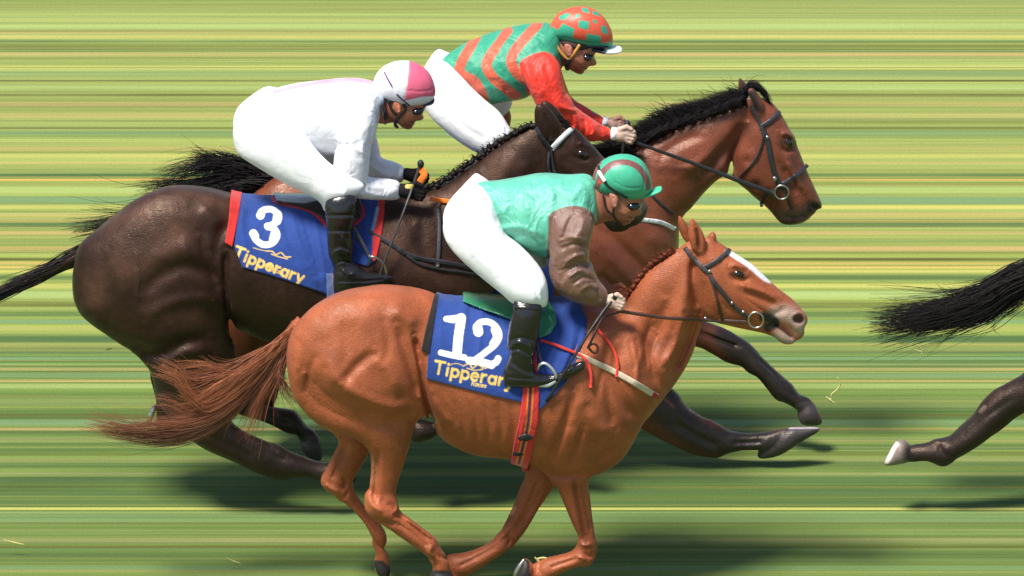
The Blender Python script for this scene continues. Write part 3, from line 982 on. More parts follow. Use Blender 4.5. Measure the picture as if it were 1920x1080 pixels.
A_strokes = [
    ([(560,690),(590,745),(645,775),(710,795),(770,800)], 26, -7), ([(600,640),(640,700),(700,735),(760,745)], 30, 5), ([(1245,560),(1225,620),(1215,690)], 18, -6), ([(1100,640),(1090,720),(1070,800)], 22, 5), ([(1130,650),(1140,740),(1150,800)], 9, -4),
    ([(572,700),(600,740),(650,768),(710,784),(765,790)], 14, -8),
    ([(610,690),(655,732),(715,762),(770,772)], 13, 5),
    ([(744,610),(760,655),(774,700),(788,745)], 10, -6),
    ([(778,630),(790,690),(799,745),(815,800)], 6, -11),
    ([(748,585),(770,600)], 15, 6), ([(640,722),(668,688),(705,655)], 10, -5),
    ([(700,665),(735,700),(750,745)], 16, 5), ([(560,640),(556,690),(570,735)], 14, 4),
    ([(600,600),(660,590),(720,600)], 22, 3),
    ([(708,850),(706,895),(702,938)], 5, -6), ([(648,835),(634,872),(622,902)], 5, -6),
    ([(735,960),(770,985),(806,1015)], 4, -3), ([(660,935),(690,972),(712,1002)], 4, -3),
    ([(1230,600),(1212,650),(1222,700),(1238,730)], 11, -6), ([(1300,500),(1282,560),(1262,620)], 14, 5),
    ([(1306,590),(1290,640),(1262,700)], 8, -9), ([(1284,585),(1268,640),(1244,690)], 9, 5), ([(1250,560),(1240,610),(1215,650)], 10, -4),
    ([(1160,640),(1150,700),(1165,750),(1200,790)], 12, -6), ([(1190,640),(1190,700),(1210,745)], 12, 4),
    ([(1075,735),(1062,785),(1040,840),(1022,866)], 8, -6), ([(1110,862),(1128,852),(1150,848)], 9, -4),
    ([(1100,760),(1120,800),(1150,820)], 14, 5), ([(1020,870),(1045,892),(1100,886)], 7, -5),
    ([(1075,905),(1088,960),(1098,1015)], 5, -5), ([(1010,900),(990,950),(965,995)], 5, -5),
    ([(1302,480),(1298,530),(1306,582)], 7, -8), ([(1392,545),(1440,566),(1462,575)], 6, -4), ([(1385,535),(1425,545),(1460,560)], 5, 3),
    ([(1365,497),(1384,498),(1402,508)], 6, 5), ([(1368,520),(1390,527),(1408,521)], 4, -3),
    ([(1330,500),(1345,560),(1350,590)], 16, 4), ([(1452,606),(1468,619),(1486,635)], 2.2, -5),
    ([(1488,592),(1497,588),(1505,594)], 3, 3), ([(1493,600),(1500,601)], 4.5, -6), ([(1440,590),(1460,585),(1480,575)], 6, -2.5),
    ([(1304,425),(1310,445),(1311,466)], 3.5, -6),
    ([(692,930),(700,948),(722,962)], 5, 3), ([(715,930),(722,945),(738,950)], 5, -3.5), ([(742,940),(744,955),(730,968)], 4, 2.5), ([(700,965),(722,978),(745,984)], 4, -3),
    ([(745,980),(780,1004),(802,1024)], 2.6, -4), ([(760,972),(790,993),(812,1010)], 3, 2.5), ([(812,1018),(806,1036),(815,1050)], 5, 3), ([(820,1040),(832,1046),(842,1050)], 3, -3), ([(800,1042),(815,1050),(822,1064)], 3, -3.5),
    ([(605,905),(618,915),(640,925)], 4, 3), ([(640,890),(648,905),(640,918)], 4, -4), ([(655,918),(645,932),(630,930)], 3, -2.5), ([(655,955),(682,985),(700,1015)], 2.6, -4), ([(704,1015),(712,1025),(726,1030)], 3, -3),
    ([(1040,910),(1062,960),(1085,1010)], 3.5, -4), ([(1090,900),(1098,950),(1108,1000)], 4, -3.5), ([(1086,1018),(1098,1022),(1112,1018)], 4, 3), ([(1092,1035),(1104,1042),(1116,1036)], 4, -3.5), ([(1100,1052),(1090,1045),(1078,1046)], 3, 2.5),
    ([(1085,1045),(1060,1054),(1030,1064)], 2.6, -3.5), ([(1015,1055),(1010,1068),(1018,1080)], 3.5, -3), ([(1004,1062),(1000,1078),(1004,1090)], 3, -2.5),
    ([(985,905),(968,945),(955,980)], 3, -3), ([(1015,915),(995,955),(975,985)], 3, -4), ([(955,985),(948,1000),(935,1010)], 4, 3), ([(945,1002),(955,1012),(950,1025)], 3, -3), ([(930,1025),(895,1045),(860,1062)], 2.6, -3.5),
    ([(1140,650),(1128,700),(1120,740)], 5, -2.5), ([(1210,640),(1196,690),(1192,730)], 6, 3), ([(1092,800),(1080,840),(1064,868)], 5, -3),
    ([(640,600),(650,650),(640,700)], 10, -2), ([(720,590),(728,640),(720,690)], 8, -2), ([(812,740),(826,770),(850,800)], 8, 3), ([(596,660),(580,700),(578,740)], 6, -2.5),
    ([(1340,540),(1352,565),(1370,585)], 3, -2), ([(1400,560),(1425,580),(1448,592)], 2, -2), ([(1410,520),(1440,545),(1470,570)], 3, -2), ([(1480,610),(1490,622),(1500,628)], 3, -2), ([(1320,530),(1322,560),(1330,585)], 3, -1.5),
] + [([(850 + i * 27, 745 + i * 2), (868 + i * 24, 790), (872 + i * 22, 832)], 6, -1.6) for i in range(5)] + \
    [([(1180 + i * 13, 640 - i * 4), (1190 + i * 11, 690)], 4, -1.5) for i in range(4)]
A_ops = [
    ('spoly', [(1360,470),(1396,484),(1420,500),(1445,528),(1432,526),(1400,500),(1370,480)], WHT * 0.9, 2.5),
    ('line', [(1370,474),(1400,489),(1432,515)], WHT, 3.5, 3.5),
    ('line', [(1455,590),(1480,588),(1500,612)], PINK, 14, 14), ('line', [(1460,628),(1480,640)], PINK * 0.95, 8, 10),
    ('line', [(1462,612),(1476,624),(1490,638)], np.array((.30,.15,.12)), 2, 1.6),
    ('spoly', [(1488,590),(1497,585),(1506,592),(1504,604),(1492,606),(1486,599)], np.array((.10,.035,.03)), 2),
    ('line', [(1432,594),(1446,598),(1453,606),(1440,614)], BLK * 1.5, 4, 9),
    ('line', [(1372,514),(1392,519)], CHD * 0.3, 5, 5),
    ('poly', [(700,1050),(718,1052),(731,1064),(740,1095),(700,1095)], BLK * 1.6, 2), ('poly', [(808,1068),(846,1070),(860,1110),(800,1110)], BLK * 1.8, 2),
    ('poly', [(960,1040),(992,1050),(997,1095),(955,1095)], BLK * 1.8, 2),
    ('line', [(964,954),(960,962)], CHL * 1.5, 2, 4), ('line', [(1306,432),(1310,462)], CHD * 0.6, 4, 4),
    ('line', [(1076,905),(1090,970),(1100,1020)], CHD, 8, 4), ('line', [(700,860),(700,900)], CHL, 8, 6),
]
def build_chestnut():
    H = Horse(0.0, (900, 1110), "bright chestnut racehorse nearest the viewer, white blaze, blue saddle cloth numbered 12")
    H.body(chestnut_parts(), (520, 1530, 380, 1130, -150, 150), SLOW_H, M_coat, CH, A_ops, A_strokes)
    Y0 = 0.0
    R = H.root
    # eyes, shoes
    make_eye(H, 1384, 513, 11, 6.5, 0.12)
    G = Geo(); G.add(tube([(705,1054,-0+38),(706,1068,40),(713,1082,44)], [2, 3.6, 2], 6)); G.build("horseshoe", M_steel, R, Y0)
    G = Geo(); G.add(tube([(983,1048,-40),(974,1062,-42),(966,1079,-42),(966,1092,-38)], [2, 5.5, 5.5, 3], 6)); G.build("horseshoe", M_steel, R, Y0)
    # tail and mane
    root = (552, 618, 0)
    c1, c2, c3 = (.42, .15, .07), (.31, .115, .06), (.24, .10, .06)
    locks = [
        ([root,(530,640,0),(500,668,-4),(470,690,-5),(440,712,-6),(405,735,-4),(370,758,0),(345,762,4)], 420, 5, 13, .75, c1, .4),
        ([root,(520,645,2),(480,672,4),(440,698,6),(400,705,8),(360,712,8),(330,700,8),(300,680,10)], 190, 4, 10, .7, c2, .4),
        ([root,(520,645,2),(480,665,4),(440,685,6),(410,690,8),(380,678,8)], 70, 4, 8, .6, c2, .4),
        ([root,(525,650,0),(490,690,0),(462,718,-6),(425,745,-8),(385,762,-8),(350,735,-10),(330,705,-10),(290,690,-6)], 210, 4, 8, .75, c1, .4),
        ([root,(525,655,0),(500,690,0),(470,725,0),(430,765,0),(380,790,0),(310,800,0),(240,804,0),(165,790,0)], 420, 5, 11, .75, c2, .4),
        ([root,(530,655,0),(500,700,4),(465,740,6),(420,780,6),(360,812,8),(300,822,8),(230,812,8),(185,800,6)], 420, 5, 11, .75, c3, .4),
        ([root,(535,655,-2),(515,700,-4),(495,735,-6),(480,770,-8),(470,800,-10),(458,822,-10)], 150, 4, 14, .65, c2, .4),
        ([root,(540,655,-2),(528,690,-6),(530,720,-8),(550,745,-8),(570,770,-8)], 120, 4, 9, .65, c3, .4),
        ([root,(538,650,-2),(520,690,-5),(520,730,-8),(530,775,-10)], 90, 4, 10, .65, c3, .4),
        ([root,(525,655,2),(490,705,4),(440,752,8),(400,790,8),(360,775,8),(320,755,10),(285,752,12)], 160, 4, 11, .7, c2, .4),
        ([root,(528,655,2),(495,705,4),(455,745,8),(430,770,8),(410,810,8)], 110, 4, 14, .65, c3, .4),
        ([root,(515,650,2),(470,688,4),(420,700,6),(380,686,8),(330,690,8)], 100, 4, 9, .65, c1, .4),
    ]
    P, F, C = hair(locks, 3)
    make_mesh("tail", P, F, M_hair, R, Y0, C)
    G = Geo()
    G.add(tube([(566,606,0),(553,616,0),(538,634,0),(520,652,0),(500,670,0)], [15, 12, 9, 6, 2], 10), CH)
    dock = G.build("dock", M_coat, R, Y0)
    # plaited mane: a row of little twisted knots along the crest
    G = Geo()
    rnd = random.Random(4)
    crest = spline([(1168,570),(1178,552),(1192,532),(1208,512),(1226,495),(1244,481),(1262,472)], 5, False)
    for i, (a, b) in enumerate(crest):
        G.add(ellipsoid((a + rnd.uniform(-2, 2), b + rnd.uniform(-3, 1), -5 + rnd.uniform(-4, 3)), (6.5, 4.6, 6), rnd.uniform(-1, 0.4), 10, 6), CHD * rnd.uniform(.55, 1.1))
    G.add(hair_ops([(([(a, b, -8), (a + rnd.uniform(-6, 3), b - 7, -10), (a - rnd.uniform(2, 10), b - 6, -9)]), 8, 3, 4, 0.9, CHD, .4) for a, b in crest[::2]], 9))
    G.build("mane", M_hair, R, Y0)
    # bridle
    L = np.array((.055, .05, .055)); BR = np.array((.10, .045, .035))
    br = H.strap("bridle", [
        ([(1284,464),(1296,480),(1308,492),(1318,503),(1326,510)], 8, L),
        ([(1318,503),(1334,495),(1350,484),(1364,472),(1368,466)], 8, L),
        ([(1324,506),(1340,530),(1358,552),(1374,572),(1392,588),(1402,594)], 7.5, L * .7),
        ([(1327,512),(1338,540),(1346,570),(1352,596),(1356,604)], 4.5, BR * .7),
    ], M_strap)
    ring = Geo().add(torus((1417,600,H.d(1417,600,7)), 14, 1.9, 0, 1.05)); ring.build("bit_ring", M_steel, br, Y0)
    for a, b, r in ((1330,509,3.2),(1372,568,3),(1393,585,3),(1323,599,5)):
        Geo().add(ellipsoid((a, b, H.d(a, b, 5)), (r, r, 2.5))).build("buckle", M_steel, br, Y0)
    wn_ = H.d(1417, 600, 6)
    G = Geo()
    G.add(ribbon([(1404,604,wn_), (1360,602,H.d(1360,602,4)), (1322,600,H.d(1322,600,6)), (1280,598,-58), (1240,595,-64), (1205,590,-72), (1165,584,-78)], 6.5, 3), BR * .8)
    G.add(ribbon([(1165,584,-78),(1145,590,-84),(1128,600,-92),(1108,640,-112),(1104,652,-114),(1115,662,-114),(1121,652,-114),(1112,644,-115),(1100,652,-114)], 4.5, 3), BR * .5)
    G.build("rein", M_strap, br, Y0)
    # saddle cloth with number and lettering
    cl = [(820,530),(1075,530),(1088,570),(1101,598),(1099,625),(1086,665),(1062,715),(1036,745),(1012,768),(975,753),(925,742),(870,728),(800,710),(803,670),(807,630),(816,580)]
    box = (780, 1120, 520, 800, -150, 60)
    g = shell(H.parts, cl, box, 1.5, 4.0, [
        ([(905,570),(902,600),(898,650),(890,700)], 6, 2.2), ([(920,580),(935,600),(945,640)], 6, -1.8), ([(880,572),(884,620)], 5, -1.6), ([(1010,640),(1000,690),(985,740)], 7, -2.5),
        ([(1075,590),(1070,650),(1045,715)], 6, 2.5), ([(1090,600),(1082,645),(1058,700)], 4, -2.5), ([(1050,600),(1048,650),(1030,700)], 6, -2.2), ([(860,700),(920,720),(990,745)], 5, -1.2), ([(830,575),(826,640),(820,700)], 7, 1.5)])
    ops = [
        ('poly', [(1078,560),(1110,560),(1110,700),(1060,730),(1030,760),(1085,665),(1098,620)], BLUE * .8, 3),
        ('line', [(837,598),(850,597),(866,594)], WHT, .8, 5.5), ('line', [(865,596),(860,630),(857,662)], WHT, .8, 8.6), ('line', [(827,661),(848,666),(871,670)], WHT, .8, 5.5), ('poly', [(835,594),(862,590),(852,606),(840,604)], WHT, .8),
        ('line', [(896,616),(897,622)], WHT, .8, 9), ('line', [(893,612),(902,604),(918,604),(931,614),(936,630),(928,646),(908,662),(888,677)], WHT, .8, 5.8), ('line', [(928,618),(932,632),(925,645)], WHT, .8, 7.4),
        ('line', [(880,676),(900,678),(922,684)], WHT, .8, 7), ('line', [(918,684),(930,679),(934,672)], WHT, .8, 6),
        ('line', [(842,684),(855,681),(866,684)], GOLD * .8, .7, .8), ('line', [(868,686),(880,682),(886,690),(896,684),(908,690),(916,688)], GOLD * .9, .7, 1.1), ('line', [(876,690),(890,694),(905,692)], GOLD, .7, .9),
    ] + write("Tipperary", 813, 699, 23, math.radians(10.5), 2.3, GOLD, gap=0.15, xs=1.28) + write("Races", 884, 722, 8, math.radians(10), 0.8, GOLD, gap=.14, xs=1.2)
    P, Q = nets(g, 1)
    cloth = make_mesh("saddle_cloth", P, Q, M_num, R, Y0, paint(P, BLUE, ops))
    nmc = near_map(g)
    dc = lambda a, b, off=2.0: depth_at(nmc, a, b, H.d(a, b)) - off
    g = shell(H.parts, [(815,550),(823,550),(806,662),(790,657),(800,610),(812,562)], (780, 840, 520, 700, -150, 40), 1.5, 6.0)
    P, Q = nets(g, 1)
    make_mesh("pad_edge", P, Q, M_num, cloth, Y0, paint(P, BLK * 1.3, []))
    # saddle
    g = shell(H.parts, [(868,545),(1018,545),(1040,582),(1044,605),(1032,626),(1012,634),(990,612),(960,600),(935,590),(905,580),(868,565)], (850, 1060, 530, 650, -150, 60), 1.5, 10.0, [([(870,568),(910,580),(950,592)], 3, 2.5), ([(1030,580),(1036,605),(1020,625)], 4, 2.5)])
    P, Q = nets(g, 2)
    make_mesh("saddle", P, Q, M_boot, R, Y0, paint(P, GREEN, []))
    # girth with stripes
    g = shell(H.parts, [(984,640),(1004,640),(1008,700),(1011,740),(1009,790),(1001,825),(988,884),(955,880),(964,830),(973,790),(980,740)], (940, 1030, 620, 900, -160, 40), 1.5, 6.5, [([(985,640),(990,740),(980,800),(968,860)], 3, 1.5)])
    P, Q = nets(g, 1)
    YL = np.array((.70, .33, .03)); NV = np.array((.02, .03, .08))
    cen = [(994,640),(995,700),(994,745),(990,795),(982,830),(973,868)]
    gi = make_mesh("girth", P, Q, M_num, R, Y0, paint(P, RED, [
        ('line', cen, YL, .8, 5.5), ('line', cen, RED * .9, .8, 3.6), ('line', cen, NV, .8, 1.9)]))
    nmg = near_map(g)
    for a, b, wd, hh in ((985, 820, 27, 15), (972, 849, 22, 13)):
        Geo().add(ribbon([(a - wd / 2, b + 1, H.d(a, b, 10)), (a, b, H.d(a, b, 12)), (a + wd / 2, b - 1, H.d(a, b, 10))], [7, hh, 7], 5), BLK).build("buckle", M_strap, gi, Y0)
    # breastplate and loose tapes
    CR = np.array((.62, .50, .36)); RD = np.array((.72, .05, .03))
    bp = H.strap("breastplate", [
        ([(1080,664),(1110,677),(1150,696),(1190,718),(1232,744)], 11, CR),
        ([(1224,738),(1234,745)], 9, RD * .5)], M_num)
    G = Geo()
    def lay(pts, off):
        return [(a, b, min(H.d(a, b, off), dc(a, b, off))) for a, b in pts]
    G.add(ribbon(lay([(1014,638),(1040,646),(1062,655),(1080,662),(1094,670),(1103,684),(1108,705),(1107,726)], 4), 5.5, 3), RD)
    G.add(ribbon(lay([(1118,612),(1126,624),(1140,640),(1152,660),(1158,684),(1155,706)], 5), 5, 3), RD)
    G.build("tape", M_num, bp, Y0)
    # stirrup iron and leather
    G = Geo()
    G.add(ribbon([(1006,640,-118),(1012,668,-124),(1018,684,-128)], 5, 3), BLK * 1.5)
    st = G.build("stirrup_leather", M_strap, R, Y0)
    G = Geo(); G.add(tube([(1008,693,-122),(1012,684,-128),(1022,681,-131),(1034,690,-131),(1042,703,-129),(1044,713,-126)], 2.6, 8)); G.add(ribbon([(1010,722,-124),(1028,722,-128),(1042,714,-128)], 7, 5), (.5, .5, .3))
    G.build("stirrup_iron", plain("aluminium", (.82, .82, .84), .3, .7), st, Y0)
    return H

def hair_ops(locks, seed):
    return hair(locks, seed)

def make_eye(H, u, v, a, b, rot, mat=None):
    w = H.d(u, v)
    G = Geo().add(ellipsoid((u, v, w + 3.0), (a, b, 6.5), rot))
    return G.build("eye", M_eye, H.root, H.Y0)
# ================= the black horse with cloth 3
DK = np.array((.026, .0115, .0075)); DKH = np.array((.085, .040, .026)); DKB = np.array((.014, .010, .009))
B_haunch = [(150,460),(185,432),(220,405),(255,378),(290,362),(330,356),(375,362),(430,376),(446,420),(440,480),(428,540),(430,580),(436,620),(442,660),(448,695),(432,745),(395,790),(350,790),(312,770),(295,745),(288,715),(280,690),(262,672),(235,652),(205,632),(178,612),(155,592),(141,565),(136,530),(140,495)]
B_torso = [(300,366),(375,360),(430,370),(520,378),(610,378),(700,374),(790,380),(860,430),(914,500),(910,550),(892,595),(855,640),(800,668),(700,668),(600,655),(520,640),(480,627),(450,613),(420,590),(330,560),(260,460)]
B_neck = [(640,380),(720,372),(780,362),(830,347),(880,312),(930,275),(975,247),(1010,234),(1050,262),(1062,330),(1040,380),(1000,430),(960,480),(928,530),(900,580),(850,620),(760,600),(650,500)]
B_head = [(1008,242),(1040,233),(1075,240),(1100,261),(1125,289),(1155,320),(1185,350),(1209,377),(1215,391),(1208,408),(1195,421),(1183,424),(1172,432),(1150,434),(1138,425),(1122,408),(1090,392),(1055,366),(1034,322),(1012,278)]
B_earN = [(1004,200),(1014,195),(1030,205),(1046,224),(1054,244),(1044,266),(1026,268),(1010,250),(1002,225)]
B_legA = [(310,715),(425,700),(442,745),(432,785),(455,808),(492,825),(530,842),(545,868),(548,893),(530,900),(512,896),(480,885),(440,865),(400,848),(365,828),(328,790)]
B_cannA = [(510,836),(535,843),(570,858),(605,868),(640,868),(648,888),(622,905),(604,905),(590,896),(575,893),(550,893),(522,880)]
B_hoofA = [(632,864),(655,872),(668,890),(664,908),(640,900)]
B_legB = [(285,690),(370,700),(385,770),(350,815),(310,812),(294,792),(292,750)]
B_foreU = [(800,600),(900,600),(915,660),(900,720),(870,770),(845,760),(830,700)]
B_foreL = [(850,740),(892,745),(880,775),(850,800),(815,812),(800,800),(830,780)]
B_hoofF = [(772,790),(798,789),(822,801),(816,816),(800,824),(773,826)]
B_fore2 = [(850,600),(920,590),(960,650),(1015,712),(1062,735),(1098,788),(1092,812),(1060,780),(1000,762),(930,710)]
def dark_parts(du=0, dv=0, legs=True, head=True):
    s_ = lambda p: sh(p, du, dv)
    P = [Part(s_(B_torso), 0, 0.66, 20),
         Part(s_(B_haunch), [(250 + du, 500 + dv, -36), (380 + du, 760 + dv, -42)], 0.48, 26),
         Part(s_([(160,470),(220,410),(300,372),(380,372),(430,430),(430,560),(400,700),(330,720),(270,670),(180,600),(148,540)]), 36, 0.48, 26),
         Part(s_([(175,450),(255,382),(330,362),(430,378),(450,460),(400,540),(280,560),(190,540),(160,490)]), 0, 0.7, 26)]
    if legs:
        P += [Part(s_(B_legA), -42, 0.6, 18), Part(s_(B_cannA), -42, 0.85, 8), Part(s_(B_hoofA), -42, 1, 3), Part(s_(B_legB), 42, 0.6, 14)]
    P += [Part(s_([(740,420),(850,440),(905,520),(900,600),(850,660),(780,660),(740,600)]), -34, 0.5, 26, mirror=True),
          Part(s_(B_foreU), -38, 0.6, 14, mirror=True), Part(s_(B_foreL), -38, 0.8, 8), Part(s_(B_hoofF), -38, 1, 3), Part(s_(B_fore2), 38, 0.6, 12)]
    if head:
        P += [Part(s_(B_neck), 0, 0.42, 26), Part(s_(B_head), 0, 0.5, 12), Part(s_(B_earN), -22, 0.45, 5), Part(s_(sh(B_earN, 10, -6)), 22, 0.45, 5)]
    return P
B_strokes = [
    ([(262,560),(300,520),(350,500),(400,520),(425,560)], 14, -7), ([(270,600),(320,570),(380,560),(425,575)], 12, 5),
    ([(250,655),(300,665),(350,640),(400,630)], 12, -6), ([(180,600),(240,640),(290,660),(330,650)], 14, -8), ([(150,560),(200,610),(260,645)], 12, 5),
    ([(425,470),(424,520),(429,580),(436,640)], 7, -11), ([(300,690),(350,660),(400,665)], 12, 6), ([(260,500),(330,470),(390,470)], 20, 5),
    ([(375,440),(385,480),(410,530)], 8, -7), ([(340,440),(360,500),(400,560)], 12, 4), ([(430,410),(410,450),(404,500)], 10, -5), ([(390,395),(404,415)], 14, 6),
    ([(255,470),(262,520),(257,560)], 3, 2), ([(200,470),(200,520),(215,570)], 10, -3), ([(330,400),(370,410)], 20, 4),
    ([(330,800),(400,820),(480,860)], 7, -3), ([(455,825),(500,848),(540,865)], 4, -3),
    ([(1040,240),(1034,280),(1040,330)], 6, -6), ([(1056,300),(1080,330),(1100,350)], 14, 4), ([(1080,268),(1094,270),(1108,280)], 5, 5), ([(1072,290),(1090,300),(1108,297)], 4, -4),
    ([(900,320),(880,380),(860,430)], 14, -4), ([(960,280),(930,360),(880,440)], 16, 4), ([(1010,300),(990,370),(950,440)], 12, -5), ([(780,420),(800,480),(850,540)], 14, -5),
    ([(1020,210),(1030,235),(1035,255)], 4, -6),
]
def B_ops(du=0, dv=0):
    s_ = lambda p: sh(p, du, dv)
    return [
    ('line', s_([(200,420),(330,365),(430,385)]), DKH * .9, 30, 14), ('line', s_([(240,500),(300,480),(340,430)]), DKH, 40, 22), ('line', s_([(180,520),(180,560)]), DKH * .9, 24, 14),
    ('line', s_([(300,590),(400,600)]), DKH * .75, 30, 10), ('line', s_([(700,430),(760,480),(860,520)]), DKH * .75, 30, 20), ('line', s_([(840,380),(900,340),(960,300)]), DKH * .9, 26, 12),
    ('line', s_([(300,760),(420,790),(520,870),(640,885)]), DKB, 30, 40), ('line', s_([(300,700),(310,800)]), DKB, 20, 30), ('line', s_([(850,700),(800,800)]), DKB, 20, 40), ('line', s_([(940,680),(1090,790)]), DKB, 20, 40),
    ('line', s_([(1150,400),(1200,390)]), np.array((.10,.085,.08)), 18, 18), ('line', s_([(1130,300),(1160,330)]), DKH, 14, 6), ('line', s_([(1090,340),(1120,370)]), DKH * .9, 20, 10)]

def build_dark():
    H = Horse(1.22, (560, 960), "nearly black racehorse between the other two, blue saddle cloth numbered 3")
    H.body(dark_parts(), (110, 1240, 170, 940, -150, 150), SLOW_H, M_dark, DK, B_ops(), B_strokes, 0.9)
    R, Y0 = H.root, H.Y0
    make_eye(H, 1092, 289, 11, 7, 0.35)
    G = Geo(); G.add(tube([(296,757,40),(288,766,36),(281,782,34),(279,797,36),(283,799,40)], [2, 5, 5.5, 3, 1.5], 8)); G.build("horseshoe", M_steel, R, Y0)
    root = (156, 476, 0)
    P, F, C = hair([
        ([root,(110,497,0),(70,520,0),(20,542,0),(-40,566,0),(-110,592,0),(-170,612,0)], 900, 5, 6, 1.0, (.022,.016,.017), .4),
        ([(150,478,0),(110,495,0),(60,520,0),(0,546,0)], 400, 6, 6, 1.0, (.03,.022,.023), .4)], 11)
    make_mesh("tail", P, F, M_hair, R, Y0, C)
    G = Geo(); G.add(tube([(176,462,0),(156,476,0),(110,497,0),(60,522,0),(0,545,0)], [17, 15, 11, 9, 5], 10), DK * .6); G.build("dock", M_dark, R, Y0)
    rnd = random.Random(5)
    G = Geo()
    crest = spline([(770,362),(812,350),(835,338),(858,322),(880,306),(905,288),(930,270),(955,255),(980,243),(1003,236)], 5, False)
    for i, (a, b) in enumerate(crest):
        G.add(ellipsoid((a + rnd.uniform(-2, 2), b + rnd.uniform(-3, 1), -5 + rnd.uniform(-4, 3)), (7, 5, 6), rnd.uniform(-1, 0.4), 10, 6), DKB * rnd.uniform(.6, 1.2))
    G.add(hair([([(a, b, -6), (a - 4, b - 6, -8), (a - rnd.uniform(6, 12), b - 3, -7)], 9, 3, 4, 1.0, tuple(DKB), .4) for a, b in crest[::2]], 19))
    G.add(hair([([(1030,222,-6),(1045,222,-6),(1062,232,-6),(1078,246,-6)], 60, 4, 4, 1.0, tuple(DKB), .4)], 21))
    G.build("mane", M_hair, R, Y0)
    L = np.array((.03, .03, .034))
    br = H.strap("bridle", [
        ([(1004,238),(1014,255),(1024,270),(1034,282)], 8, L), ([(1032,276),(1034,300),(1042,330),(1060,356),(1090,376),(1118,388)], 7, L),
        ([(1030,282),(1028,310),(1036,345)], 5, L), ([(1128,408),(1150,380),(1176,344)], 8, L)], M_strap)
    G = Geo()
    bb = H.on([(1036,277),(1048,264),(1060,252),(1074,240)], 3)
    G.add(ribbon(bb, 9, 5), WHT * .95)
    for a, b, c in bb[::1]:
        G.add(ellipsoid((a + 2, b + 4, c), (2.0, 2.0, 2.5), 0, 8, 5), (.55, .5, .62))
    G.build("browband", M_num, br, Y0)
    Geo().add(torus((1128, 384, H.d(1128, 384, 6)), 12, 1.8)).build("bit_ring", M_steel, br, Y0)
    OR = np.array((.85, .20, .02))
    G = Geo()
    G.add(ribbon([(806,373,-78)] + [(a, b, H.d(a, b, 8)) for a, b in ((825,376),(850,379),(880,381),(915,383),(950,384),(985,385),(1020,385),(1060,386),(1095,386))] + [(1124,385,H.d(1124,385,6))], 9, 4), OR)
    G.build("rein", M_num, br, Y0)
    G = Geo()
    G.add(ribbon([(789,317,-58),(796,328,-62),(790,338,-64),(786,345,-64)], 13, 5), OR)
    G.build("rein_loop", M_num, br, Y0)
    # martingale straps
    H.strap("breast_girth", [
        ([(668,424),(700,440),(740,462),(760,476),(790,486),(830,492),(870,500),(912,512)], 9, L * 1.3),
        ([(822,388),(824,420),(823,460),(821,500)], 7, L * 1.6), ([(660,430),(675,455),(690,480),(700,490)], 5, L * 1.6), ([(760,478),(790,497),(830,506),(905,516)], 5, L)], M_strap)
    # cloth
    cl = [(452,340),(722,340),(721,400),(716,440),(706,488),(690,500),(668,494),(650,540),(622,566),(616,553),(600,547),(550,530),(500,514),(456,502),(440,462),(446,410)]
    g = shell(H.parts, cl, (420, 740, 320, 640, -150, 60), 1.5, 4.0, [
        ([(545,395),(555,430),(575,490),(600,540)], 6, 2.4), ([(565,400),(582,450),(603,520)], 5, -2.6), ([(590,410),(600,460),(612,530)], 5, 2), ([(530,390),(536,430),(560,500)], 5, -1.8), ([(460,380),(455,430),(468,490)], 6, 2),
        ([(690,385),(684,430),(690,480)], 6, 2.5), ([(702,390),(696,440),(700,480)], 4, -2.5)])
    ops = [
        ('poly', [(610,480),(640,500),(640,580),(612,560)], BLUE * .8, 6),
        ('line', [(511,371),(516,378),(535,384),(560,389),(585,398),(602,412),(612,424)], RED * 1.1, .8, 2.6), ('line', [(668,370),(678,385),(682,400),(676,412),(664,421)], RED * 1.1, .8, 2.6),
        ('poly', [(711,350),(726,350),(722,420),(712,470),(703,505),(698,480),(700,440),(708,400)], RED * .9, 1), ('line', [(708,390),(702,420),(699,430)], (.25,.35,.5), 1.5, 3),
        ('line', [(489,405),(491,398)], WHT, .8, 7), ('line', [(487,404),(495,394),(511,393),(523,404),(520,416),(503,426)], WHT, .8, 6), ('line', [(521,402),(520,414)], WHT, .8, 8),
        ('line', [(502,424),(516,431),(520,444),(510,457),(494,459),(481,450),(476,440)], WHT, .8, 6), ('line', [(517,438),(514,450)], WHT, .8, 8.5), ('line', [(476,438),(479,443)], WHT, .8, 7.5),
        ('line', [(476,465),(490,469),(500,471)], GOLD * .8, .7, .8), ('line', [(500,471),(512,472),(518,478),(528,474),(536,482),(546,482)], GOLD * .9, .7, 1.1), ('line', [(510,477),(524,482),(540,486)], GOLD, .7, .9),
    ] + write("Tipperary", 438, 482, 21, math.radians(21), 2.3, GOLD, gap=0.15, xs=1.28) + write("Races", 505, 507, 8, math.radians(18), 0.8, GOLD, gap=.14, xs=1.2)
    P, Q = nets(g, 1)
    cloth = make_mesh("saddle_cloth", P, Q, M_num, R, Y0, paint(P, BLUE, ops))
    g = shell(H.parts, [(434,350),(455,350),(449,400),(437,464),(423,456),(430,410)], (400, 480, 330, 500, -150, 30), 1.5, 5.5)
    P, Q = nets(g, 1); make_mesh("pad_edge", P, Q, M_num, cloth, Y0, paint(P, RED, []))
    g = shell(H.parts, [(506,345),(672,345),(679,390),(676,410),(664,418),(640,420),(612,418),(600,405),(580,394),(556,386),(520,380)], (490, 700, 330, 450, -150, 60), 1.5, 9.0)
    P, Q = nets(g, 2); make_mesh("saddle", P, Q, M_boot, R, Y0, paint(P, BLK * 1.2, [('poly', [(500,340),(600,340),(604,374),(570,381),(530,378),(510,372)], (.42,.45,.5), 1.5)]))
    g = shell(H.parts, [(612,490),(624,490),(628,560),(632,640),(616,640),(614,560)], (600, 650, 470, 680, -150, 20), 1.5, 6.5)
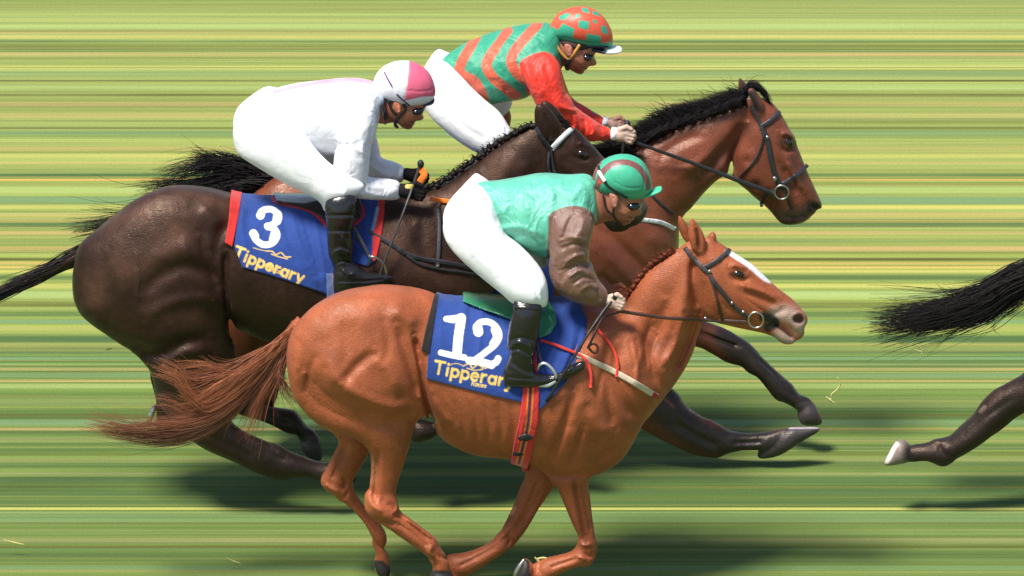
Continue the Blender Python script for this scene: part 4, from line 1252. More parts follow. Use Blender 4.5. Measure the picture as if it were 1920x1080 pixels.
    P, Q = nets(g, 1); make_mesh("girth", P, Q, M_num, R, Y0, paint(P, (.10,.14,.3), [('line', [(624,480),(628,560),(630,640)], (.5,.3,.28), .8, 2)]))
    G = Geo(); G.add(ribbon([(664,426,-118),(680,455,-122),(694,482,-126)], 6, 3), L * 1.5); st = G.build("stirrup_leather", M_strap, R, Y0)
    G = Geo(); G.add(tube([(690,500,-120),(694,486,-126),(700,482,-128),(712,488,-128),(722,500,-126),(726,516,-122)], 2.0, 8)); G.build("stirrup_iron", M_steel, st, Y0)
    return H

# ================= the far bay horse
BY = np.array((.185, .050, .024)); BYD = np.array((.11, .035, .02)); BK = np.array((.018, .013, .012))
C_torso = [(440,420),(458,385),(500,342),(540,330),(590,338),(660,366),(760,376),(860,372),(960,352),(1050,330),(1120,310),(1200,330),(1262,420),(1262,480),(1252,560),(1262,640),(1245,715),(1190,765),(1080,742),(980,700),(800,680),(600,655),(480,627),(445,614),(425,540),(430,470)]
C_neck = [(1060,320),(1120,296),(1180,276),(1230,257),(1270,237),(1310,221),(1350,207),(1392,192),(1406,240),(1386,290),(1369,322),(1345,336),(1322,358),(1300,384),(1280,405),(1267,432),(1263,480),(1250,560),(1180,600),(1060,560),(1010,420)]
C_head = [(1397,192),(1420,182),(1447,193),(1462,210),(1476,234),(1488,258),(1499,285),(1508,308),(1518,332),(1530,358),(1540,380),(1540,391),(1526,400),(1516,410),(1501,418),(1478,421),(1462,416),(1450,402),(1438,388),(1420,372),(1405,357),(1385,343),(1371,327),(1369,300),(1378,260),(1387,222)]
C_leg1 = [(1230,590),(1300,600),(1330,606),(1360,617),(1385,631),(1407,648),(1420,668),(1412,690),(1385,684),(1362,678),(1335,662),(1300,648),(1240,660)]
C_cann1 = [(1385,640),(1410,650),(1436,677),(1462,701),(1485,721),(1500,740),(1518,748),(1525,762),(1500,772),(1490,764),(1472,754),(1455,748),(1440,730),(1420,706),(1396,690)]
C_hoof1 = [(1511,753),(1526,757),(1536,772),(1542,789),(1537,796),(1508,796),(1498,786),(1497,770)]
C_leg2 = [(1150,690),(1230,715),(1257,728),(1273,742),(1285,760),(1303,775),(1326,788),(1358,805),(1362,835),(1358,850),(1342,857),(1322,855),(1298,850),(1260,833),(1225,815),(1195,797),(1150,760)]
C_cann2 = [(1325,790),(1355,805),(1392,813),(1430,812),(1472,805),(1466,825),(1442,842),(1420,843),(1391,843),(1360,849),(1335,850)]
C_hoof2 = [(1474,804),(1510,801),(1537,803),(1530,812),(1510,823),(1482,841),(1455,855),(1424,859),(1422,846),(1448,826)]
C_hind = [(400,560),(480,560),(490,640),(474,690),(462,735),(440,760),(418,735),(400,680)]
C_cannH = [(418,700),(462,715),(478,748),(502,762),(530,767),(553,771),(564,783),(577,800),(591,810),(596,824),(566,828),(556,813),(540,811),(510,796),(480,784),(440,768)]
C_hoofH = [(565,821),(597,818),(604,850),(601,863),(585,860),(568,848)]
C_earN = [(1402,168),(1412,166),(1424,180),(1433,200),(1430,222),(1416,226),(1406,210),(1400,190)]
C_earF = [(1386,144),(1393,150),(1403,162),(1408,186),(1396,190),(1387,178),(1384,160)]
def bay_parts():
    return [Part(C_torso, 0, 0.62, 20), Part([(450,430),(500,350),(560,335),(640,370),(650,520),(600,600),(500,610),(440,560)], -30, .5, 26, mirror=True),
        Part([(1110,380),(1210,380),(1255,470),(1255,600),(1225,700),(1150,720),(1080,640),(1080,480)], -34, .5, 26, mirror=True),
        Part(C_neck, 0, 0.42, 26), Part(C_head, 0, 0.5, 14), Part(C_earN, -20, 0.5, 5), Part(C_earF, 20, 0.5, 5),
        Part(C_leg1, 38, .62, 14), Part(C_cann1, 38, .85, 7), Part(C_hoof1, 38, .95, 3),
        Part(C_leg2, -38, .62, 18), Part(C_cann2, -38, .85, 8), Part(C_hoof2, -38, .8, 3),
        Part(C_hind, -36, .62, 20), Part(C_cannH, -38, .85, 7), Part(C_hoofH, -38, 1, 3),
        Part([(430,560),(520,560),(540,660),(520,740),(500,780),(470,740),(450,680)], 40, .6, 16)]
C_strokes = [
    ([(1310,330),(1340,300),(1370,270),(1400,230)], 12, -9), ([(1372,330),(1372,290),(1388,240)], 7, -8), ([(1262,330),(1310,310),(1350,280)], 12, 4),
    ([(1230,300),(1270,270),(1320,250)], 10, -4), ([(1120,420),(1180,480),(1240,540)], 12, -5), ([(1150,380),(1200,430),(1250,470)], 16, 4), ([(1130,470),(1200,540),(1240,570)], 12, 3),
    ([(1130,520),(1190,580)], 8, -4), ([(1400,300),(1410,330),(1420,350)], 16, 4), ([(1462,250),(1478,252),(1490,262)], 5, 5), ([(1462,275),(1474,284),(1488,280)], 4, -4),
    ([(1475,300),(1495,340),(1505,360)], 5, 3.5), ([(1465,310),(1485,345),(1495,368)], 6, -3.5), ([(1518,384),(1526,386),(1532,392)], 4, -6), ([(1470,405),(1490,408),(1510,402)], 2.5, -4),
    ([(1310,622),(1345,636),(1385,650)], 3.5, -6), ([(1420,672),(1450,700),(1490,745)], 3, -3), ([(1260,790),(1310,820),(1350,838)], 8, -4), ([(1370,830),(1400,830),(1430,828)], 4, -4), ([(1402,175),(1412,195),(1418,212)], 3, -5),
    ([(470,770),(510,785),(545,795)], 3, -3),
]
C_ops = [
    ('line', [(1360,632),(1420,680),(1500,755)], BK, 22, 30), ('line', [(1385,650),(1440,700),(1500,752)], BK * .9, 14, 26), ('line', [(1235,760),(1300,810),(1350,830),(1450,830)], BK, 24, 38), ('line', [(1255,735),(1262,765)], BK, 14, 22),
    ('poly', [(1490,760),(1512,752),(1528,756),(1545,798),(1490,800)], np.array((.05,.042,.044)), 2), ('poly', [(1418,846),(1450,824),(1474,803),(1540,800),(1535,830),(1450,862),(1418,862)], np.array((.035,.03,.032)), 2), ('line', [(1480,803),(1536,802)], (.45,.4,.45), 1.5, 1.4),
    ('line', [(430,700),(460,760),(560,790),(580,820)], BK, 12, 30), ('poly', [(564,820),(600,816),(610,866),(564,866)], np.array((.06,.05,.052)), 3),
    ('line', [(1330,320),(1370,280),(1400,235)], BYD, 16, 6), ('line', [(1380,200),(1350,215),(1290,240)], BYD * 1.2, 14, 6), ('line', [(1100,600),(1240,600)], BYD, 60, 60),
    ('line', [(1465,405),(1500,405),(1530,390)], np.array((.10,.055,.045)), 14, 14), ('line', [(1472,420),(1490,418)], (.03,.02,.02), 5, 4), ('spoly', [(1514,386),(1524,380),(1534,382),(1536,392),(1522,398),(1514,396)], (.02,.012,.012), 2),
    ('line', [(1468,268),(1486,268)], BYD * .4, 7, 6), ('line', [(1480,285),(1490,310)], BYD, 10, 4), ('line', [(1410,175),(1420,205)], BK * 1.4, 6, 8), ('line', [(1390,150),(1398,180)], BK * 2.4, 5, 5),
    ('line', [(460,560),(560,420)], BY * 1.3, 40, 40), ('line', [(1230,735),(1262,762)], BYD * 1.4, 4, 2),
]
def build_bay():
    H = Horse(1.95, (870, 884), "dark bay racehorse farthest back, black mane flying, head raised highest")
    H.body(bay_parts(), (390, 1560, 120, 900, -150, 150), SLOW_H, M_bay, BY, C_ops, C_strokes)
    R, Y0 = H.root, H.Y0
    make_eye(H, 1477, 268, 10, 9, 0.5)
    hc = (.016, .012, .013)
    P, F, C = hair([
        ([(510,345,0),(470,322,0),(430,312,0),(395,310,0),(350,318,0),(300,335,0)], 360, 11, 12, .85, hc, .4),
        ([(510,340,0),(460,316,0),(420,306,0),(390,300,0),(362,292,0)], 320, 9, 9, .9, hc, .4),
        ([(510,345,0),(470,335,0),(430,335,0),(380,345,0),(310,350,0),(262,354,0)], 360, 11, 10, .85, hc, .4),
        ([(510,345,0),(450,340,0),(400,355,0),(330,385,0),(250,408,0),(190,422,0),(132,430,0)], 420, 10, 10, .85, hc, .4),
        ([(510,345,0),(440,345,0),(380,355,0),(300,380,0),(230,396,0),(165,388,0)], 90, 9, 12, .8, hc, .4),
        ([(510,350,0),(470,345,0),(430,355,0),(400,372,0)], 500, 14, 12, 1.2, hc, .4)], 31)
    make_mesh("tail", P, F, M_hair, R, Y0, C)
    lk = []
    rnd = random.Random(8)
    crest = spline([(1090,300),(1130,288),(1170,274),(1200,266),(1230,254),(1262,240),(1300,224),(1340,210),(1375,197),(1400,188)], 6, False)
    for i, (a, b) in enumerate(crest):
        t = i / len(crest)
        up = 8 + 19 * math.exp(-((a - 1265) / 60.0) ** 2) + 12 * t
        lk.append(([(a, b + 4, -8), (a - 6, b - up * .45, -8), (a - 18, b - up * .8, -5), (a - 36, b - up * .85, 0)], 90, 4, 6, .75, hc, .4))
        if i % 3 == 0:
            lk.append(([(a, b + 4, -12), (a - 6, b - 4, -20), (a - 18, b + 3, -26), (a - 34, b + 10, -28)], 50, 4, 5, .8, hc, .4))
    lk += [([(1396,176,-4),(1408,162,-6),(1422,164,-8),(1436,180,-8),(1444,196,-9)], 260, 5, 3, .7, hc, .4), ([(1392,184,-4),(1400,166,-4),(1412,156,-4),(1426,160,-4)], 110, 5, 4, .7, hc, .4),
           ([(1150,282,-10),(1170,276,-18),(1190,290,-30),(1210,300,-32)], 60, 6, 6, 1.2, hc, .4)]
    P, F, C = hair(lk, 33)
    make_mesh("mane", P, F, M_hair, R, Y0, C)
    L = np.array((.035, .035, .04))
    br = H.strap("bridle", [
        ([(1408,200),(1418,218),(1426,236),(1430,248)], 7, L), ([(1427,238),(1440,230),(1452,220),(1462,208)], 8, L), ([(1432,245),(1438,262),(1445,300),(1450,320),(1460,344),(1463,352)], 9, L * .7),
        ([(1430,244),(1430,262),(1422,288),(1408,310),(1386,333)], 3.5, L * .8), ([(1466,346),(1480,338),(1500,323),(1514,309)], 8, L), ([(1466,350),(1472,362),(1478,378),(1484,396)], 5, L * .7), ([(1462,352),(1440,364),(1428,380),(1428,388)], 6, L * .6)], M_strap)
    G = Geo(); G.add(torus((1465,361,H.d(1465,361,6)), 13, 1.8)); G.build("bit_ring", M_steel, br, Y0)
    for a, b, r in ((1438,258,3.5),(1452,336,4.5),(1377,336,4)):
        Geo().add(ellipsoid((a, b, H.d(a, b, 5)), (r, r, 2.5))).build("buckle", M_steel, br, Y0)
    G = Geo(); G.add(ribbon([(1452,364,H.d(1452,364,5)),(1420,352,-44),(1378,337,-48),(1330,318,-52),(1270,296,-58),(1225,280,-62),(1192,268,-66)], [7, 9, 8, 7, 7, 6, 6], 3), L * .8)
    G.build("rein", M_strap, br, Y0)
    H.strap("neck_strap", [([(1200,340),(1216,358),(1230,374),(1246,388),(1262,402)], 5, L), ([(1190,412),(1215,414),(1240,418),(1266,430)], 8, WHT)], M_num)
    # the plain blue cloth and saddle, almost hidden
    g = shell(H.parts, [(640,340),(1010,300),(1030,420),(1040,560),(1000,640),(900,640),(700,560),(650,480)], (630, 1060, 290, 700, -150, 60), 2.5, 4.0)
    P, Q = nets(g, 1); make_mesh("saddle_cloth", P, Q, M_num, R, Y0, paint(P, BLUE, [('line', [(1036,400),(1044,560)], RED * .4, 2, 5)]))
    return H

# ================= the leading horse, mostly outside the frame
DU, DV = 1862, 6
D_hind = [(1985,600),(2080,590),(2090,660),(2040,720),(1980,770),(1940,770),(1920,772),(1890,792),(1865,810),(1845,806),(1830,790),(1832,770),(1846,750),(1862,733),(1890,718),(1920,700),(1950,660)]
D_cann = [(1880,745),(1895,780),(1866,809),(1840,830),(1812,848),(1786,862),(1770,872),(1756,868),(1748,852),(1755,828),(1778,820),(1800,800),(1828,774),(1850,748)]
D_past = [(1786,824),(1790,858),(1768,872),(1736,863),(1702,864),(1702,839),(1740,831)]
D_hoof = [(1681,827),(1696,826),(1706,838),(1705,862),(1690,868),(1657,871),(1666,850)]
def build_leader():
    H = Horse(1.25, (2280, 960), "dark racehorse leading at the frame's edge, only streaming tail and one hind leg showing")
    parts = dark_parts(DU, DV, legs=False) + [Part(D_hind, -40, .6, 16), Part(D_cann, -40, .85, 8), Part(D_past, -40, .85, 6), Part(D_hoof, -40, 1.0, 3),
        Part([(2150,560),(2290,600),(2300,690),(2250,760),(2180,790),(2160,760),(2150,680)], 42, .6, 16), Part([(2160,740),(2230,760),(2260,830),(2330,850),(2320,876),(2230,862),(2180,800)], 42, .85, 8)]
    ops = B_ops(DU, DV) + [('poly', [(1650,820),(1700,822),(1708,840),(1706,872),(1650,876)], (.20,.16,.14), 1.5), ('line', [(1680,832),(1662,866)], (.75,.70,.62), 1.5, 4),
        ('line', [(1838,772),(1845,764)], (.35,.25,.21), 2, 4), ('line', [(1720,850),(1770,850),(1850,790),(1920,730)], DKB * 1.3, 12, 26)]
    strokes = [(sh(p, DU, DV), a, b) for p, a, b in B_strokes] + [([(1780,856),(1764,846),(1762,830)], 4, -4), ([(1745,832),(1752,826),(1760,828)], 5, 4), ([(1800,825),(1850,780),(1900,745)], 5, -3)]
    H.body(parts, (1640, 3090, 176, 940, -150, 150), 3.0, M_dark, DK, ops, strokes, 0.9)
    R, Y0 = H.root, H.Y0
    hc = (.016, .012, .013)
    root = (2016, 482, 0)
    P, F, C = hair([
        ([root,(1960,500,0),(1900,528,0),(1850,556,0),(1800,572,0),(1750,580,0),(1700,586,0),(1645,590,0)], 620, 10, 15, .95, hc, .35),
        ([root,(1960,515,0),(1900,545,0),(1850,580,0),(1800,596,0),(1740,606,0),(1655,625,0)], 700, 12, 15, .95, hc, .35),
        ([root,(1960,505,0),(1905,525,0),(1850,555,0),(1780,585,0),(1700,605,0),(1640,610,0)], 480, 14, 13, .95, hc, .35),
        ([root,(1950,500,0),(1900,512,0),(1850,540,0),(1815,552,0),(1780,560,0)], 420, 10, 9, 1.0, hc, .35),
        ([root,(1950,520,0),(1900,565,0),(1850,600,0),(1800,615,0),(1770,640,0),(1740,668,0)], 30, 5, 2.5, .7, hc, .3),
        ([root,(1950,530,0),(1900,580,0),(1870,592,0),(1862,615,0),(1880,628,0)], 24, 6, 3, .6, hc, .3),
        ([root,(1920,515,0),(1850,548,0),(1800,556,0),(1770,548,0),(1758,538,0)], 40, 5, 6, .6, hc, .3)], 41)
    make_mesh("tail", P, F, M_hair, R, Y0, C)
    return H
build_chestnut(); build_dark(); build_bay(); build_leader()
# ================= riders
SKIN = np.array((.38, .135, .075)); SKD = np.array((.20, .065, .04)); SKL = np.array((.72, .50, .40))

def hand_caps(c, ang, w, s=1.0, w_in=1):
    """a closed hand: palm, four curled fingers of unequal length and a thumb; c = middle of the palm as drawn, ang = forearm direction (degrees, screen)"""
    ca, sa = math.cos(math.radians(ang)), math.sin(math.radians(ang))
    def T(x, y, z):
        return (c[0] + (x * ca - y * sa) * s, c[1] + (x * sa + y * ca) * s, w + z * s)
    L = [Cap(T(-16, 0, 0), 8.5 * s, T(-6, 0, 0), 9.5 * s, 5), Cap(T(-6, -4, 0), 8.5 * s, T(6, -6, -1), 7.5 * s, 5), Cap(T(-6, 4, 0), 8.5 * s, T(6, 5, -1), 7.0 * s, 5)]
    for i, (y, ln, r) in enumerate(((-9, 9.5, 4.3), (-3, 11, 4.5), (3.2, 10, 4.3), (9, 7.5, 3.7))):
        k1 = T(7, y, -4); k2 = T(7 + ln, y * 1.02 + 1, -5); k3 = T(9 + ln, y + 2, 3 * w_in); k4 = T(3 + ln * .4, y + 2.5, 7 * w_in)
        L += [Cap(k1, r * s, k2, r * .93 * s, 1.2), Cap(k2, r * .93 * s, k3, r * .85 * s, 1.0), Cap(k3, r * .85 * s, k4, r * .75 * s, 1.0)]
    L += [Cap(T(-7, -9, -4), 4.8 * s, T(4, -15, -6), 4.2 * s, 2), Cap(T(4, -15, -6), 4.2 * s, T(13, -12, -7), 3.4 * s, 1)]
    return L

class Rider:
    def __init__(s, Y0, pt, label):
        W = to_world(np.array([[pt[0], pt[1], 0.0]]), Y0)[0]
        s.Y0 = Y0
        s.root = empty("person", (W[0], Y0, W[2]), label, "jockey", "jockeys crouched over racehorses")
    def sdf(s, name, parts, box, h, mat, colf, strokes=(), extra=0.0, parent=None, smooth=1):
        ob, g = mesh_from(name, parts, box, h, mat, parent or s.root, s.Y0, colf, strokes, extra, smooth=smooth)
        return ob, g
    def skin(s, layers):
        """one body mesh out of several grids (whole figure, head, hands)"""
        Ps, Fs, Cs, n = [], [], [], 0
        for parts, box, h, extra, strokes, ops in layers:
            g = Grid(*box, h)
            ev(g, parts, extra)
            displace(g, strokes)
            P, Q = nets(g, 1)
            Ps.append(P); Fs.append(Q + n); Cs.append(paint(P, SKIN, ops)); n += len(P)
        return make_mesh("body", np.concatenate(Ps), np.concatenate(Fs), M_skin, s.root, s.Y0, np.concatenate(Cs))

def geo_tubes(name, lst, mat, parent, Y0):
    G = Geo()
    for pts, r, c in lst:
        G.add(tube(pts, r, 8), c)
    return G.build(name, mat, parent, Y0)

def helmet(R, Y0, dome, k, mat, colf, peak, peakcol, strokes=(), box=None, under=None):
    P_ = [Part(dome, 0, k, 4)]
    us = [p[0] for p in dome]; vs = [p[1] for p in dome]
    b = (min(us) - 20, max(us) + 30, min(vs) - 20, max(vs) + 30, -60, 60)
    ob, g = mesh_from("helmet", P_, b, 1.2, mat, R, Y0, colf, strokes)
    if peak:
        pk = Part(peak, 0, 3.6, 2, tmax=9)
        us = [p[0] for p in peak]; vs = [p[1] for p in peak]
        b2 = (min(us) - 10, max(us) + 10, min(vs) - 14, max(vs) + 14, -50, 50)
        mesh_from("helmet_peak", [pk], b2, 1.2, mat, ob, Y0, lambda P: paint(P, peakcol, under or []))
    return ob, near_map(g)

def lay_on(nm, pts, off=2.0):
    C = spline(pts, 4, False)
    return [(a, b, depth_at(nm, a, b) - off) for a, b in C]

# ---- green silks, on the chestnut
def rider_green(H):
    Rd = Rider(0.0, (990, 740), "jockey in mint green silks with brown sleeves, riding the chestnut numbered 12")
    R, Y0 = Rd.root, 0.0
    torso = [(893,346),(930,343),(975,337),(1015,330),(1060,333),(1106,331),(1120,360),(1123,395),(1118,415),(1090,442),(1060,472),(1030,480),(1000,472),(965,452),(940,440),(924,420),(910,385)]
    sleeveU = [(1040,402),(1058,391),(1085,389),(1106,400),(1113,425),(1106,455),(1103,485),(1098,520),(1060,535),(1034,515),(1031,475),(1032,435)]
    sleeveF = [(1035,490),(1070,485),(1106,492),(1114,508),(1123,527),(1139,549),(1133,574),(1112,573),(1085,567),(1058,555),(1040,538),(1032,515)]
    breech = [(895,346),(920,372),(936,410),(948,440),(975,462),(1000,487),(1018,512),(1027,540),(1023,574),(990,571),(962,567),(940,548),(905,520),(868,488),(845,464),(833,440),(833,418),(844,398),(863,378),(880,358)]
    boot = [(968,562),(1010,566),(1015,585),(1010,620),(1006,650),(1000,675),(1003,700),(1000,722),(985,724),(952,722),(945,712),(947,690),(955,665),(951,645),(955,610),(962,582)]
    foot = [(950,690),(985,688),(1008,700),(1040,702),(1062,690),(1080,680),(1094,677),(1097,688),(1080,701),(1052,713),(1015,722),(985,724),(953,722),(945,712)]
    head = [(1122,352),(1160,345),(1208,362),(1205,378),(1199,388),(1204,398),(1199,403),(1190,404),(1189,410),(1184,413),(1180,419),(1166,420),(1150,412),(1136,410),(1124,398)]
    neck = [(1088,345),(1130,350),(1150,385),(1146,405),(1122,420),(1100,415)]
    lw = [(850, 420, -30), (1010, 540, -108)]
    wa = [(1065, 400, -66), (1065, 530, -82)]
    wf = [(1050, 520, -82), (1140, 560, -78)]
    jacket = [Part(torso, 0, 1.0, 14), Part(sleeveU, wa, 0.8, 10), Part(sleeveF, wf, 0.85, 8)]
    mir = [Part(sleeveU, [(1065, 400, 66), (1065, 530, 82)], 0.8, 10), Part(sleeveF, [(1050, 520, 82), (1140, 560, 40)], 0.85, 8)]
    br = [Part(breech, lw, 0.72, 12, mirror=True), Part([(860,372),(895,350),(935,400),(950,450),(900,470),(850,450),(838,415)], 0, 1.0, 20)]
    bt = [Part(boot, -122, 0.62, 6, mirror=True), Part(foot, -124, 0.72, 6, mirror=True)]
    MG = np.array((.12, .54, .37)); BRN = np.array((.185, .080, .048))
    jst = [([(960,345),(958,390),(968,430)], 6, -3), ([(920,350),(935,385),(945,420)], 7, 3), ([(980,350),(990,400),(1010,450)], 7, 3), ([(1000,345),(1005,380)], 5, -2.5), ([(1040,340),(1036,370),(1030,400)], 8, 3),
           ([(935,435),(970,425),(1010,440)], 6, 3.5), ([(945,448),(985,440),(1020,455)], 5, -3), ([(905,350),(925,360),(945,385)], 4, -3), ([(990,400),(1000,440),(1020,470)], 4, -2.5), ([(1100,345),(1108,375),(1105,400)], 6, -3),
           ([(1075,402),(1062,430),(1052,460)], 5, -4), ([(1095,400),(1090,430),(1075,455)], 6, 3), ([(1045,455),(1070,445),(1095,450)], 4, 3.5), ([(1050,468),(1075,458),(1098,462)], 3.5, -4),
           ([(1055,495),(1080,480),(1100,478)], 4, 4), ([(1060,508),(1085,495),(1104,500)], 3.5, -4), ([(1062,522),(1085,508),(1100,512)], 4, 4), ([(1070,535),(1095,520),(1115,528)], 3.5, -3.5), ([(1085,548),(1105,535),(1122,542)], 4, 3), ([(1120,545),(1124,560)], 3, -3),
           ([(1040,470),(1038,510),(1050,540)], 5, 2.5)]
    def jcol(P):
        w = P[:, 2]
        C = paint(P, MG, [('spoly', [(1030,404),(1050,391),(1080,386),(1108,397),(1118,425),(1108,455),(1106,488),(1116,505),(1125,525),(1143,548),(1134,580),(1112,580),(1080,574),(1050,562),(1030,540),(1026,510),(1026,470),(1028,430)], BRN, .9)])
        far = w > 40
        C[far] = np.where((P[far, 1:2] > 405), BRN, MG)
        return C
    Rd.sdf("jacket", jacket + mir, (870, 1160, 310, 620, -130, 130), 1.8, M_satin, jcol, jst, extra=0)
    wst = [([(868,400),(900,430),(950,470)], 10, 3), ([(985,500),(1000,530),(1010,560)], 4, -2.5), ([(850,440),(890,475),(930,510)], 8, 2), ([(1000,520),(1012,545),(1015,568)], 3, 2), ([(905,365),(925,395),(935,425)], 5, -2.5)]
    Rd.sdf("breeches", br, (815, 1050, 325, 640, -150, 150), 2.0, M_white, lambda P: paint(P, WHT, []), wst)
    bst = [([(955,650),(975,642),(1000,655)], 4, 3), ([(952,660),(972,654),(998,668)], 3, -3), ([(955,640),(975,632),(1005,640)], 3, -2.5), ([(960,575),(1012,578)], 3, 1.5), ([(958,675),(975,690),(1000,700)], 4, -2), ([(948,706),(1000,710),(1050,706)], 3, -1.5)]
    for nm, sg in (("boot", 1), ("boot", -1)):
        ps = [Part(boot, -122 * sg, 0.62, 6), Part(foot, -124 * sg, 0.72, 6)]
        Rd.sdf(nm, ps, None, 1.5, M_boot, lambda P: paint(P, BLK, []), bst if sg > 0 else [])
    # body
    hd = [Part(head, 0, 0.72, 5), Part(neck, 0, 0.75, 8), Part([(1142,364),(1152,363),(1160,372),(1158,384),(1150,392),(1144,386)], -33, 0.5, 3), Part([(1142,364),(1152,363),(1160,372),(1158,384),(1150,392),(1144,386)], 27, 0.4, 3)]
    hst = [([(1184,409),(1176,408)], 1.6, -2), ([(1190,385),(1180,387),(1172,385)], 4, -3), ([(1150,372),(1153,383)], 2.5, -2.5), ([(1160,395),(1172,402)], 5, 1.5), ([(1193,398),(1187,399)], 2, -1.5)]
    hn = hand_caps((1150, 566), 12, -80, 1.0); hn2 = hand_caps((1156, 548), 12, 36, 1.0, -1)
    allp = [Part(torso, 0, .95, 12), Part(sleeveU, wa, .7, 10), Part(sleeveF, wf, .8, 8), *mir, *br, *bt, *hd]
    Rd.skin([(allp, (820, 1250, 310, 780, -170, 170), 3.0, -8.0, [], []),
             (hd, (1085, 1225, 325, 440, -50, 50), 1.2, 0.0, hst, [('line', [(1178,416),(1165,416)], SKD, 5, 3), ('line', [(1150,368),(1152,384)], np.array((.62,.27,.2)), 3, 3), ('line', [(1128,360),(1135,400)], SKD * .8, 8, 4), ('line', [(1185,408),(1178,407)], SKD * .6, 1.5, 1.2)]),
             (hn, (1115, 1190, 500, 600, -115, -50), 1.2, 0.0, [], [('line', [(1140,560),(1168,566)], SKL, 20, 20)]),
             (hn2, (1120, 1195, 530, 600, 10, 70), 1.2, 0.0, [], [])])
    # helmet with brown hoop
    GC = np.array((.06, .42, .25)); BC = np.array((.20, .075, .065))
    dome = [(1111,352),(1112,328),(1124,307),(1148,294),(1175,291),(1200,300),(1215,318),(1222,342),(1221,358),(1202,369),(1185,374),(1160,369),(1136,361),(1117,358)]
    hm, nm = helmet(R, Y0, dome, 0.86, M_cap, lambda P: paint(P, GC, [
        ('line', [(1120,350),(1128,326),(1146,309),(1170,304),(1194,312),(1210,332),(1216,352)], BC, .9, 5.5), ('poly', [(1108,335),(1112,318),(1124,305),(1130,302),(1124,312),(1118,326),(1116,340)], BC, .9), ('poly', [(1122,336),(1132,341),(1128,346),(1120,344)], (.5,.08,.05), .8)]),
        [(1180,369),(1200,366),(1222,357),(1239,351),(1241,356),(1226,363),(1206,370),(1188,374)], GC * 1.15,
        [([(1204,312),(1208,340),(1205,362)], 2, -1.2), ([(1150,340),(1175,352),(1205,352)], 2, -.8), ([(1140,355),(1170,364),(1200,362)], 2, -1)])
    geo_tubes("goggle_strap", [(lay_on(nm, [(1122,312),(1128,332),(1140,349),(1158,362),(1176,371)], 2), 2.4, BLK), (lay_on(nm, [(1123,322),(1128,331),(1134,340)], 3), 3.6, WHT)], M_strap, hm, Y0)
    G = Geo(); G.add(ellipsoid((1186, 380, 0), (18, 11, 30), 0.15, 18, 10)); G.build("goggles", M_lens, R, Y0)
    geo_tubes("chin_strap", [([(1156,366,-30),(1152,385,-31),(1150,402,-28),(1160,418,-18),(1172,423,0)], 1.8, BLK * 1.4), ([(1130,362,-26),(1136,390,-28),(1150,404,-28)], 1.6, BLK * 1.4)], M_strap, R, Y0)
    G = Geo(); G.add(ellipsoid((1184, 350, 0), (28, 20, 29), 0.2)); G.build("hair", plain("dark hair", (.02,.013,.01), .7), R, Y0)
    return Rd

